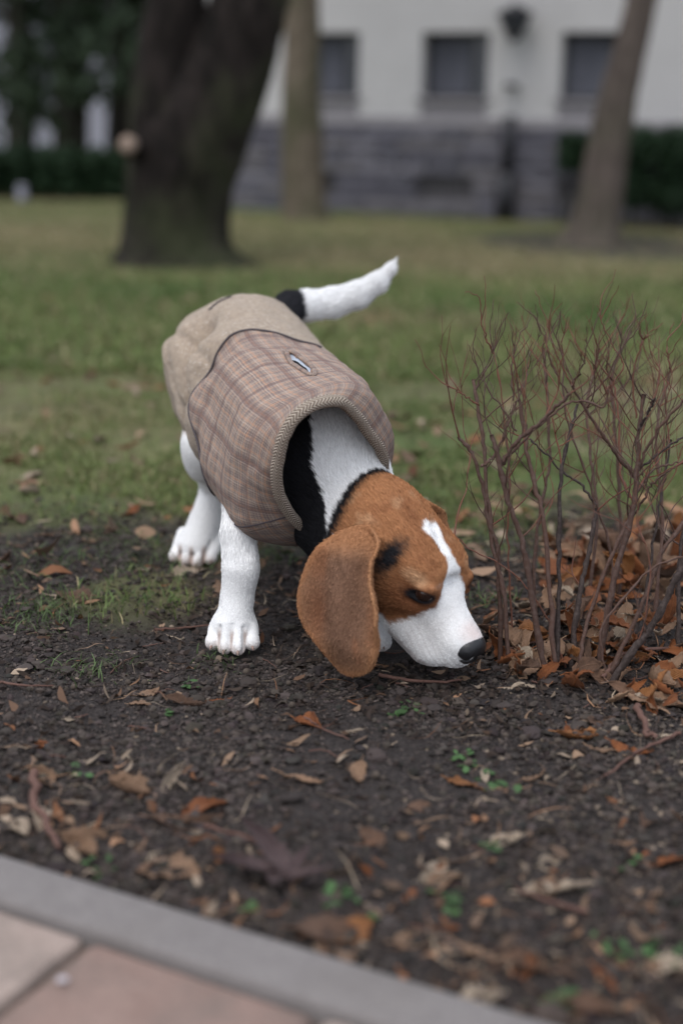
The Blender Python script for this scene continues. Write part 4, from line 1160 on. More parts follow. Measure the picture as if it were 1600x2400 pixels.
def tube(path, r, seg=10, closed=False, flatten=None, nrm=None):
    path = np.asarray(path, float); n = len(path)
    t = np.gradient(path, axis=0) if not closed else (np.roll(path, -1, 0) - np.roll(path, 1, 0))
    t /= np.maximum(np.linalg.norm(t, axis=1), 1e-9)[:, None]
    up = np.tile([0, 0, 1.], (n, 1)) if nrm is None else nrm
    a = np.cross(t, up); bad = np.linalg.norm(a, axis=1) < 1e-4
    a[bad] = np.cross(t[bad], [1, 0, 0]); a /= np.linalg.norm(a, axis=1)[:, None]; b = np.cross(a, t)
    r = np.broadcast_to(np.asarray(r, float), (n,)); an = np.linspace(0, 2 * math.pi, seg, endpoint=False)
    ra, rb = (1, 1) if flatten is None else flatten
    V = path[:, None] + r[:, None, None] * (ra * np.cos(an)[None, :, None] * a[:, None] + rb * np.sin(an)[None, :, None] * b[:, None])
    m_ = n if closed else n - 1
    I, J = np.meshgrid(np.arange(m_), np.arange(seg), indexing='ij'); I2 = (I + 1) % n
    F = np.stack([I * seg + J, I * seg + (J + 1) % seg, I2 * seg + (J + 1) % seg, I2 * seg + J], -1).reshape(-1, 4)
    L = np.concatenate([[0], np.cumsum(np.linalg.norm(np.diff(path, axis=0), axis=1))])
    uv = np.stack([np.repeat(L, seg), np.tile(an, n) * r.mean()], 1)
    return V.reshape(-1, 3), F, uv
# rope-like trim round the neck hole
rim = P3[0]; rim = (rim + np.roll(rim, 1, 0) + np.roll(rim, -1, 0)) / 3
V, F, uv = tube(rim, .0072, 14, True, (1.0, .8), nrm=OUT[0])
np_mesh('neck_trim', V, [F], M_TRIM, coat, uv=uv)
# pale lining band just inside the hole
inn = rim + (K[0, :3] - rim) * .06
j = np.arange(NP); Vl = np.concatenate([inn, P3[16] + (K[16, :3] - P3[16]) * .10])
np_mesh('lining', Vl, [np.stack([j, (j + 1) % NP, NP + (j + 1) % NP, NP + j], 1)], M_LIN, coat)
# piping on the seam (upper and left side)
js = np.arange(NP); sel = (ph > .9) & (ph < 3.95)
pp = np.array([P3[seam_i[q], q] + OUT[seam_i[q], q] * .0008 for q in js[sel]])
k_ = np.ones(9) / 9
pp = np.stack([np.convolve(np.pad(pp[:, i], 4, 'edge'), k_, 'valid') for i in range(3)], 1)
V, F, uv = tube(pp, .0014, 8); np_mesh('seam_piping', V, [F], M_PIPE, coat)
# slit near the tail end of the back
qi = np.arange(0, 26); sp = np.array([P3[int(NS * .735 - i * .18), int(NP * (.25 + .030 + .0022 * i))] + OUT[int(NS * .76), int(NP * .29)] * .0012 for i in qi])
V, F, uv = tube(sp, .0010, 6); np_mesh('back_slit', V, [F], M_PIPE, coat)
# slot rim and inside
edge = []
for a in np.linspace(0, 2 * math.pi, 60, endpoint=False):
    d = np.array([math.cos(a), math.sin(a)])
    # solve boundary of the hole along d
    lo_, hi_ = 0, 3
    for _ in range(30):
        r_ = (lo_ + hi_) / 2; x_, y_ = d * r_
        if abs(x_ + .1 * y_) ** 1.4 + abs(y_ * 1.6) ** 1.4 < 1: lo_ = r_
        else: hi_ = r_
    t_ = SL_T + d[0] * lo_ * SL_A; p_ = SL_P + d[1] * lo_ * SL_B
    fi, fj = t_ * (NS - 1), p_ / (2 * math.pi) * NP
    i0, j0 = int(fi), int(fj); a_, b_ = fi - i0, fj - j0
    g = lambda A_: (A_[i0, j0] * (1 - a_) * (1 - b_) + A_[i0 + 1, j0] * a_ * (1 - b_) + A_[i0, j0 + 1] * (1 - a_) * b_ + A_[i0 + 1, j0 + 1] * a_ * b_)
    edge.append((g(P3), g(OUT)))
eP = np.array([e[0] for e in edge]); eO = np.array([e[1] for e in edge]); c_ = eP.mean(0); oo = eO.mean(0)
V, F, uv = tube(eP + eO * .0006, .0028, 8, True, (1, .8), nrm=eO); np_mesh('slot_trim', V, [F], M_PLAID, coat, uv=uv * 1.0 + [.02, .03])
inr = c_ + (eP - c_) * .60 - oo * .004; n = 60; j = np.arange(n)
np_mesh('slot_lining', np.concatenate([eP - eO * .001, inr]), [np.stack([j, n + j, n + (j + 1) % n, (j + 1) % n], 1)], M_LIN, coat)
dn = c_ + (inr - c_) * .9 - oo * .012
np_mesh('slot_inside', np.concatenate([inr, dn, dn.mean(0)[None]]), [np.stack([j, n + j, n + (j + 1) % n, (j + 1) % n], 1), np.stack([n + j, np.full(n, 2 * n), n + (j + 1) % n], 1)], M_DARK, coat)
# stitched seam above the chest panel
for sgn, rngp in ((1, (3.14 + .62, 3.14 + .70)),):
    jj = int((math.pi + .665) / (2 * math.pi) * NP)
    sp = np.array([P3[i, jj] + OUT[i, jj] * .0004 for i in range(2, int(NS * .30))])
    V, F, uv = tube(sp, .0009, 6); np_mesh('chest_seam', V, [F], M_PIPE, coat)
# ------------------------------------------------------------------ grass
def sample_xy(n_, x0, x1, y0, y1, dens):
    out = []
    while sum(map(len, out)) < n_:
        y = y0 * (y1 / y0) ** rng.random(n_) ; x = rng.uniform(-1, 1, n_) * (.27 * y + .12)
        k = rng.random(n_) < dens(x, y) * (1.0)
        out.append(np.stack([x[k], y[k]], 1))
    return np.concatenate(out)[:n_]
def grass(name, xy, L, W, lean, cols, label, seed):
    n_ = len(xy); r_ = np.random.default_rng(seed); z = ground_z(xy[:, 0], xy[:, 1]) - .002
    P_ = np.stack([xy[:, 0], xy[:, 1], z], 1); a = r_.uniform(0, 6.283, n_); d = np.stack([np.cos(a), np.sin(a), np.zeros(n_)], 1)
    S_ = np.stack([-np.sin(a), np.cos(a), np.zeros(n_)], 1) ; s2 = r_.uniform(0, 6.283, n_); S_ = np.stack([np.cos(s2), np.sin(s2), np.zeros(n_)], 1)
    l = (L * r_.uniform(.45, 1.3, n_))[:, None]; le = (lean * r_.uniform(.2, 1.6, n_))[:, None]; up = np.array([0, 0, 1.]); w = (W * r_.uniform(.6, 1.3, n_))[:, None]
    p1 = P_ + (up + d * le * .4) / np.sqrt(1 + (le * .4) ** 2) * l * .4; p2 = p1 + (up * .8 + d * le) / np.sqrt(.64 + le ** 2) * l * .35; p3 = p2 + (up * .25 + d * le * 1.6) / np.sqrt(.06 + 2.6 * le ** 2) * l * .3
    p3[:, 2] = np.maximum(p3[:, 2], z + .001)
    V_ = np.stack([P_ - S_ * w, P_ + S_ * w, p1 + S_ * w, p1 - S_ * w, p2 + S_ * w * .7, p2 - S_ * w * .7, p3], 1).reshape(-1, 3); b = np.arange(n_)[:, None] * 7
    c = cols(P_, r_); c = np.repeat(c, 7, 0)
    o = np_mesh(name, V_, [b + [0, 1, 2, 3], b + [3, 2, 4, 5], b + [5, 4, 6]], M_GRASS, col=c, smooth=False)
    o['kind'] = 'stuff'; o['label'] = label; o['category'] = 'grass'; return o
m = NT('grass_blades', .6, .25); m.color(m.attr().outputs['Color']); m.b.inputs['Subsurface Weight'].default_value = 0.0; M_GRASS = m.m
def gcols(P_, r_):
    n_ = len(P_); t = np.clip(.5 + .9 * vnoise(P_ * [1, 1, 0], 1.6, 3, 71) + r_.normal(0, .18, n_), 0, 1)[:, None]
    dry = (r_.random(n_) < .15 + .50 * smoothstep(.0, .5, vnoise(P_ * [1, 1, 0], .9, 2, 73)))[:, None]
    far_ = (smoothstep(5.2, 7.0, P_[:, 1]) * smoothstep(11.0, 9.8, P_[:, 1]))[:, None]; dry = dry | (r_.random((n_, 1)) < .50 * far_)
    c = np.array([.058, .108, .026]) * (1 - t) + np.array([.135, .165, .055]) * t; c = c * (1 - .5 * far_) + np.array([.14, .135, .065]) * .5 * far_
    c = np.where(dry, np.array([.24, .20, .11]), c); return c * r_.uniform(.65, 1.3, n_)[:, None]
foot = lambda x, y: 1.0
dn = lambda x, y: lawn_mask(x, y) ** 1.5 * (.12 + .88 * smoothstep(-.25, .25, vnoise(np.stack([x, y, 0 * x], 1), 6, 2, 33)))
grass('near_grass', sample_xy(42000, 0, 0, 1.5, 3.4, dn), .022, .0008, .9, gcols, 'short grass at the near edge of the lawn', 1)
grass('lawn_grass', sample_xy(90000, 0, 0, 3.2, 12.0, lambda x, y: lawn_mask(x, y)), .032, .0024, .8, gcols, 'mown green lawn running back to the house', 2)
def tuft_xy(pts, n_, sp):
    out = []
    for x, y, k in pts:
        g = gnd(x, y); out.append(np.stack([rng.normal(g[0], sp * k, int(n_ * k)), rng.normal(g[1], sp * k, int(n_ * k))], 1))
    return np.concatenate(out)
sp1 = [(60, 1410, 2.4), (130, 1400, 1.6), (20, 1340, 1.5), (215, 1545, 1.2), (500, 1522, .8), (300, 1375, 1.3), (260, 1240, 2), (340, 1290, 1.8), (420, 1300, 1.5), (120, 1290, 1.6), (620, 1290, 1.2), (1120, 1390, 1.2), (1010, 1230, 1.6), (1110, 1260, 2.0),
       (1180, 1240, 1.4), (70, 1430, 1.2), (150, 1180, 2.2), (560, 1320, .8), (980, 1150, 2)]
grass('grass_tufts', tuft_xy(sp1, 60, .020), .025, .0006, 1.9, lambda P_, r_: np.array([.060, .092, .032]) * r_.uniform(.6, 1.4, len(P_))[:, None], 'thin bright grass tufts sprouting from the soil', 4)
# small round-leaved weeds
def weeds():
    Vs, C_ = [], []; r_ = np.random.default_rng(5)
    spots = [(920, 1640, 1.3), (1125, 1790, 1.4), (1070, 1745, .8), (440, 1575, .6), (1160, 1810, .8), (185, 1775, .9), (225, 1995, .8), (785, 2070, 1.1), (1030, 2085, 1.0), (1420, 2190, 1.2), (1530, 2200, 1.5), (1285, 2310, 1.0), (570, 2110, .6), (1120, 1960, .8), (390, 1640, .4), (1450, 1990, .6), (860, 2130, .5)]
    for x, y, k in spots:
        g = gnd(x, y)
        for _ in range(int(13 * k)):
            p = g + [r_.normal(0, .008 * k), r_.normal(0, .008 * k), 0]; p[2] = gzs(p[0], p[1]) + r_.uniform(.001, .007); s = r_.uniform(.0015, .0038)
            a = r_.uniform(0, 6.28); u = np.array([math.cos(a), math.sin(a), r_.uniform(-.3, .5)]); v = np.array([-math.sin(a), math.cos(a), r_.uniform(-.3, .3)])
            an = np.linspace(0, 6.283, 7)[:-1]; Vs.append(p + s * (np.cos(an)[:, None] * u * 1.3 + np.sin(an)[:, None] * v)); C_.append(np.tile(np.array([.038, .080, .026]) * r_.uniform(.6, 1.3), (6, 1)))
    V_ = np.concatenate(Vs); n_ = len(Vs); b = np.arange(n_)[:, None] * 6
    o = np_mesh('weeds', V_, [b + [0, 1, 2, 3], b + [0, 3, 4, 5]], M_GRASS, col=np.concatenate(C_), smooth=False); o['kind'] = 'stuff'; o['label'] = 'tiny green weed seedlings in the bare soil'; o['category'] = 'weeds'
weeds()

# ------------------------------------------------------------------ soil crumbs, husks and shreds
import bmesh
def ico(sub):
    bm = bmesh.new(); bmesh.ops.create_icosphere(bm, subdivisions=sub, radius=1); bm.verts.ensure_lookup_table()
    V_ = np.array([v.co[:] for v in bm.verts]); F_ = np.array([[v.index for v in f.verts] for f in bm.faces]); bm.free(); return V_, F_
I1, F1 = ico(1); I2, F2_ = ico(2)
def soil_xy(n_, dens):
    out = []
    while sum(map(len, out)) < n_:
        y = .72 + (2.1 - .72) * rng.random(n_) ** 1.5; x = rng.uniform(-1, 1, n_) * (.26 * y + .10)
        k = (rng.random(n_) < dens(x, y)) & (x * .452 + y * .892 > .732)
        for px_, py_ in PAWS: k &= (x - px_) ** 2 + (y - py_) ** 2 > .030 ** 2
        out.append(np.stack([x[k], y[k]], 1))
    return np.concatenate(out)[:n_]
def lumps(name, base, n_, smin_, smax_, dens, colf, label, cat, power=3.0, flat=.7, rough_=.25, seed=0):
    Vb, Fb = base; xy = soil_xy(n_, dens); s = smin_ + (smax_ - smin_) * rng.random(n_) ** power; nv = len(Vb)
    q = rng.normal(size=(n_, 4)); q /= np.linalg.norm(q, axis=1)[:, None]; w, x, y, z = q.T
    Rm = np.stack([1 - 2 * (y * y + z * z), 2 * (x * y - z * w), 2 * (x * z + y * w), 2 * (x * y + z * w), 1 - 2 * (x * x + z * z), 2 * (y * z - x * w), 2 * (x * z - y * w), 2 * (y * z + x * w), 1 - 2 * (x * x + y * y)], 1).reshape(-1, 3, 3)
    st = rng.uniform(.6, 1.3, (n_, 1, 3)); J_ = 1 + rng.uniform(-rough_, rough_, (n_, nv, 1))
    V_ = np.einsum('nij,nvj->nvi', Rm, Vb[None] * st * J_) * s[:, None, None]; V_[..., 2] *= flat
    V_[..., 0] += xy[:, 0, None]; V_[..., 1] += xy[:, 1, None]; V_[..., 2] += (ground_z(xy[:, 0], xy[:, 1]) + s * .25)[:, None]
    F_ = (Fb[None] + (np.arange(n_) * nv)[:, None, None]).reshape(-1, 3); c = np.repeat(colf(n_), nv, 0) * rng.uniform(.85, 1.15, (n_ * nv, 1))
    o = np_mesh(name, V_.reshape(-1, 3), [F_], M_CRUMB, col=c, smooth=False); o['kind'] = 'stuff'; o['label'] = label; o['category'] = cat; return o
m = NT('soil_crumbs', .9, .25); P = m.pos(); m.color(m.mix(m.math('MULTIPLY', m.noise(700, 3, .7, P), .6), m.attr().outputs['Color'], (.02, .016, .014), 'MIX')); M_CRUMB = m.m
soilc = lambda n_: np.array([.040, .031, .027]) * rng.uniform(.35, 1.9, (n_, 1)) + rng.uniform(0, .006, (n_, 3))
dsoil = lambda x, y: (1 - .8 * lawn_mask(x, y)) * (.25 + .75 * smoothstep(-.35, .35, vnoise(np.stack([x, y, 0 * x], 1), 9, 2, 61)))
O8 = (np.array([[1, 0, 0], [-1, 0, 0], [0, 1, 0], [0, -1, 0], [0, 0, 1], [0, 0, -1.]]), np.array([[0, 2, 4], [2, 1, 4], [1, 3, 4], [3, 0, 4], [2, 0, 5], [1, 2, 5], [3, 1, 5], [0, 3, 5]]))
lumps('fine_soil_crumbs', O8, 60000, .0006, .0026, dsoil, lambda n_: np.array([.048, .038, .034]) * rng.uniform(.25, 2.6, (n_, 1)), 'fine dark crumbs of loose damp soil', 'soil', 2.0, .8, .35)
lumps('soil_crumbs', (I1, F1), 20000, .0012, .0056, dsoil, soilc, 'dark crumbs of loose damp soil', 'soil', 4.0)
lumps('soil_clods', (I2, F2_), 420, .0035, .0105, lambda x, y: dsoil(x, y) * (.1 + .9 * smoothstep(0, .4, vnoise(np.stack([x, y, 0 * x], 1), 13, 2, 63))), soilc, 'larger clods of dark soil', 'soil', 2.0, .45, .22)
dright = lambda x, y: np.clip(dsoil(x, y) * (.15 + .85 * smoothstep(-.05, .30, x) + .35 * smoothstep(.05, -.2, x) * smoothstep(1.15, 1.35, y)), 0, 1)
lumps('husks', (I1, F1), 2200, .0010, .0030, dright, lambda n_: np.array([.20, .155, .115]) * rng.uniform(.4, 1.5, (n_, 1)), 'broken seed husks and grit strewn on the soil', 'husks', 1.5, .55)
def shreds(name, n_, L0, L1, W0_, W1_, dens, pal, label, cat, curl=.5, lift=.004, xy=None):
    xy = soil_xy(n_, dens) if xy is None else xy; a = rng.uniform(0, 6.283, n_); L = rng.uniform(L0, L1, n_) * .5; W_ = rng.uniform(W0_, W1_, n_) * .5; K_ = 5
    t = np.linspace(-1, 1, K_); bend = rng.normal(0, curl, n_); tilt = rng.normal(0, .25, n_); roll = rng.normal(0, .5, n_)
    x = L[:, None] * t; yb = L[:, None] * bend[:, None] * (t ** 2 - .5) * .6; zb = L[:, None] * (tilt[:, None] * t + rng.normal(0, .25, n_)[:, None] * (t ** 2)); w = W_[:, None] * (1 - .85 * t ** 2)
    sides = []
    for sg in (-1, 1):
        X_ = x; Y_ = yb + sg * w * np.cos(roll)[:, None]; Z_ = zb + sg * w * np.sin(roll)[:, None]
        sides.append(np.stack([X_ * np.cos(a)[:, None] - Y_ * np.sin(a)[:, None] + xy[:, 0, None], X_ * np.sin(a)[:, None] + Y_ * np.cos(a)[:, None] + xy[:, 1, None], Z_], -1))
    V_ = np.stack(sides, 2); gz_ = ground_z(V_[..., 0].ravel(), V_[..., 1].ravel()).reshape(V_.shape[:3]); V_[..., 2] = np.maximum(V_[..., 2] + lift, 0.0006) + gz_
    b = (np.arange(n_) * K_ * 2)[:, None]; F_ = np.concatenate([b + [2 * i, 2 * i + 1, 2 * i + 3, 2 * i + 2] for i in range(K_ - 1)])
    c = np.array(pal)[rng.integers(0, len(pal), n_)] * rng.uniform(.35, 1.15, (n_, 1))
    o = np_mesh(name, V_.reshape(-1, 3), [F_], M_SHRED, col=np.repeat(c, K_ * 2, 0)); o['kind'] = 'stuff'; o['label'] = label; o['category'] = cat; return o
m = NT('leaf_shreds', .75, .2); P = m.pos(); m.color(m.mix(m.math('MULTIPLY', m.noise(400, 3, .7, P), .5), m.attr().outputs['Color'], (.04, .02, .012))); M_SHRED = m.m
PAL = [(.22, .095, .045), (.29, .19, .125), (.18, .12, .085), (.35, .27, .20), (.12, .07, .045), (.30, .17, .10)]
dsh = lambda x, y: np.clip(.18 + .75 * smoothstep(.02, .30, x) * smoothstep(1.15, 1.4, y) + .3 * smoothstep(-.05, -.25, x) * smoothstep(1.2, 1.0, y) + .25 * smoothstep(1.05, .85, y) + .35 * smoothstep(1.42, 1.6, y), 0, 1) * (1 - .5 * lawn_mask(x, y))
shreds('leaf_shreds', 1000, .006, .022, .002, .008, dsh, PAL, 'small torn bits of dead leaf scattered over the soil', 'leaf litter')
shreds('plant_fibres', 1100, .012, .045, .0006, .0016, dsh, PAL + [(.45, .36, .26)], 'thin dry stalks and fibres lying on the soil', 'leaf litter', 1.2)
shreds('black_mulch', 2600, .005, .016, .0015, .005, lambda x, y: np.clip(np.exp(-((x - .16) / .16) ** 2 - ((y - 1.33) / .10) ** 2) + .12 + .5 * np.exp(-((x + .05) / .2) ** 2 - ((y - 1.5) / .15) ** 2), 0, 1), [(.022, .017, .015), (.035, .026, .020), (.015, .012, .011)], 'blackened rotting mulch on the damp soil', 'mulch', .8)

lxy = sample_xy(620, 0, 0, 1.62, 5.5, lambda x, y: .15 + .85 * smoothstep(-.1, .5, vnoise(np.stack([x, y, 0 * x], 1), 2.3, 2, 91)))
shreds('lawn_leaves', 620, .020, .050, .008, .020, None, PAL, 'dead leaves scattered thinly through the grass', 'leaf litter', .4, .010, lxy)

# round seed balls, one object each
def ball_mesh(k):
    r_ = np.random.default_rng(100 + k); V_ = I2 * (1 + .07 * vnoise(I2 * 3 + k, 2, 2, k)[:, None]) ; V_[:, 2] *= .9
    me = np_mesh('seed_ball', V_, [F2_], M_SEED); d = me.data; bpy.data.objects.remove(me); return d
m = NT('seed_ball_skin', .85, .2); r_n = m.rnd(); c = m.mix(m.noise(2.5, 3, .7, m.objco()), (.038, .029, .025), (.150, .118, .092)); c = m.mix(m.math('MULTIPLY', r_n, .6), c, (.055, .045, .040)); m.color(c); m.bump(m.noise(9, 3, .7, m.objco()), .6, .002); M_SEED = m.m
balls = [ball_mesh(k) for k in range(4)]
bxy = soil_xy(150, lambda x, y: np.clip(.10 + .9 * smoothstep(.10, .32, x) * smoothstep(1.4, 1.2, y), 0, 1))
nearpaw = [gnd(rng.uniform(0, 760), rng.uniform(1470, 1590))[:2] for _ in range(38)] + [gnd(x, y)[:2] for x, y in ((640, 1527), (640, 1550), (505, 1560), (520, 1548), (630, 1500), (455, 1530), (1075, 1665), (1200, 1700), (955, 1635), (590, 1580))]
for i, (x, y) in enumerate(list(bxy) + nearpaw):
    if any((x - a) ** 2 + (y - b) ** 2 < .034 ** 2 for a, b in PAWS): continue
    o = bpy.data.objects.new('seed_ball', balls[i % 4]); s = random.uniform(.0022, .0040); o.scale = (s, s, s); o.location = (x, y, gzs(x, y) + s * .7); o.rotation_euler = [random.uniform(0, 6) for _ in range(3)]; link(o)
    near = i >= len(bxy); w_ = 'left of the ear' if x < .0 else ('below the muzzle' if x < .13 else 'on the right below the bush'); q_ = 'in sharp focus' if y > 1.15 else 'blurred in the foreground'
    lab = 'small round brown seed ball on the dark soil level with the white front paw' if near else 'round grey brown seed ball, %s, %s' % (q_, w_)
    tag(o, lab, 'seed ball', lab[6:60])

# ------------------------------------------------------------------ fallen leaves, one object each
def leaf_mesh(kind, seed, mat):
    r_ = np.random.default_rng(seed); nu, nv = 17, 7; t = np.linspace(0, 1, nu); sv = np.linspace(-1, 1, nv)
    if kind == 'lance': w = .16 * np.sin(math.pi * t ** .85) ** .8 + .006
    elif kind == 'oval': w = .33 * np.sin(math.pi * t ** .8) ** .75 + .004
    elif kind == 'toothed': w = (.25 * np.sin(math.pi * t ** .8) ** .8) * (1 + .16 * np.sin(t * 46)) + .006
    elif kind == 'strip': w = .085 + .02 * np.sin(t * 9 + seed)
    curl = r_.uniform(.4, 2.2) * r_.choice([-1, 1]); bendz = r_.uniform(-.28, .45); sway = r_.normal(0, .12); twist = r_.normal(0, .7); cup = r_.uniform(.1, .9)
    T_, S_ = np.meshgrid(t, sv, indexing='ij'); W_ = w[:, None] * (1 + .10 * r_.normal(size=(nu, nv)) * (np.abs(S_) > .9))
    ang = curl * S_ * (.35 + T_ * .8); ww = W_ * S_
    y = np.where(np.abs(ang) > .01, W_ * np.sin(ang) / np.maximum(np.abs(curl) * (.35 + T_ * .8), .01) * np.sign(curl), ww); z = W_ * (1 - np.cos(ang)) / np.maximum(np.abs(curl) * (.35 + T_ * .8), .01) * cup * 1.6
    z = z + .012 * np.sin(T_ * 40) * np.abs(S_) + .018 * r_.normal(size=(nu, 1)) * np.abs(S_) + .02 * vnoise(np.stack([T_ * 5, S_ * 3, 0 * T_ + seed], -1).reshape(-1, 3), 1, 2, seed).reshape(nu, nv)
    x = (T_ - .5); z = z + bendz * (x ** 2 - .06) * 2 - .008 * np.exp(-(S_ / .2) ** 2); y = y + sway * np.sin(T_ * 3)
    a = twist * x; y, z = y * np.cos(a) - z * np.sin(a), y * np.sin(a) + z * np.cos(a)
    V_ = np.stack([x, y, z], -1).reshape(-1, 3)
    I_, J_ = np.meshgrid(np.arange(nu - 1), np.arange(nv - 1), indexing='ij'); F_ = np.stack([I_ * nv + J_, (I_ + 1) * nv + J_, (I_ + 1) * nv + J_ + 1, I_ * nv + J_ + 1], -1).reshape(-1, 4)
    uv = np.stack([T_, S_ * .5 + .5], -1).reshape(-1, 2)
    # give the blade thickness
    N_ = np.cross(np.gradient(V_.reshape(nu, nv, 3), axis=0), np.gradient(V_.reshape(nu, nv, 3), axis=1)).reshape(-1, 3); N_ /= np.maximum(np.linalg.norm(N_, axis=1), 1e-9)[:, None]
    n0 = len(V_); V2 = np.concatenate([V_, V_ - N_ * .010]); ed = []
    rim_ = [i * nv for i in range(nu)] + [(nu - 1) * nv + j for j in range(1, nv)] + [i * nv + nv - 1 for i in range(nu - 2, -1, -1)] + [j for j in range(nv - 2, 0, -1)]
    rm = np.array(rim_); nx_ = np.roll(rm, -1); FE = np.stack([rm, rm + n0, nx_ + n0, nx_], 1)
    st_p = np.array([[-.5 - .16 * q, V_[nv // 2, 1] + .03 * q, V_[nv // 2, 2] + .02 * q] for q in (0, .5, 1)]) if kind != 'strip' else None
    V2l, Fl = [V2], [F_, F_[:, ::-1] + n0, FE]
    if st_p is not None:
        tv, tf, _ = tube(st_p, .012, 5); V2l.append(tv); Fl.append(tf + 2 * n0)
    V3 = np.concatenate(V2l); uv3 = np.concatenate([uv, uv, np.full((len(V3) - 2 * n0, 2), .5)])
    V3[:, 2] -= np.percentile(V3[:, 2], 6)
    o = np_mesh('fallen_leaf', V3, Fl, mat, uv=uv3); d = o.data; bpy.data.objects.remove(o); return d
def dead_leaf_mat(name, base, dark, vein=.5):
    m = NT(name, .62, .3); u, v = m.uvxy(); r_n = m.rnd(); co = m.objco()
    c = m.mix(m.ramp(m.noise(5, 4, .65, co), [(.35, 0), (.68, 1)]), base, dark)
    c = m.mix(m.math('MULTIPLY', r_n, .45), c, tuple(x * .45 for x in dark))
    mid = m.ramp(m.math('ABSOLUTE', m.math('SUBTRACT', v, .5)), [(.0, 1), (.035, 0)])
    sk = m.math('ADD', u, m.math('MULTIPLY', m.math('ABSOLUTE', m.math('SUBTRACT', v, .5)), -.7)); ve = m.ramp(m.math('PINGPONG', sk, .035), [(0, 1), (.12, 0)])
    c = m.mix(m.math('MULTIPLY', mid, vein), c, tuple(min(1, x * 1.5) for x in base)); c = m.mix(m.math('MULTIPLY', ve, vein * .5), c, tuple(x * .6 for x in base))
    sp_ = m.ramp(m.noise(26, 2, .5, co), [(.66, 0), (.72, .7)]); c = m.mix(sp_, c, tuple(x * .3 for x in dark))
    m.color(c); m.bump(m.math('ADD', m.math('MULTIPLY', mid, .6), m.math('ADD', m.math('MULTIPLY', ve, .35), m.noise(30, 3, .7, co))), .6, .02); return m.m
LM = {'rust': dead_leaf_mat('leaf_rust', (.30, .105, .035), (.17, .055, .022)), 'tan': dead_leaf_mat('leaf_tan', (.36, .225, .14), (.21, .12, .075)),
      'pale': dead_leaf_mat('leaf_pale', (.50, .40, .30), (.33, .25, .185)), 'brown': dead_leaf_mat('leaf_brown', (.17, .095, .060), (.085, .048, .032)), 'purple': dead_leaf_mat('leaf_purple', (.120, .080, .078), (.065, .042, .044)),
      'orange': dead_leaf_mat('leaf_orange', (.33, .140, .048), (.20, .078, .030))}
LB = {}
def lmesh(kind, col, k):
    key = (kind, col, k)
    if key not in LB: LB[key] = leaf_mesh(kind, 200 + hash_(kind) + hash_(col) * 7 + k * 13, LM[col])
    return LB[key]
def hash_(s): return sum(ord(c_) * (i + 1) for i, c_ in enumerate(s)) % 97
def leaf(kind, col, k, loc, size, rz, tilt=(0, 0), label=None, group=None, z=None):
    o = bpy.data.objects.new('fallen_leaf', lmesh(kind, col, k)); o.scale = (size,) * 3
    zz = gzs(loc[0], loc[1]) + .0008 if z is None else z
    o.location = (loc[0], loc[1], zz); o.rotation_euler = (tilt[0], tilt[1], rz); link(o); tag(o, label, 'leaf', group); return o
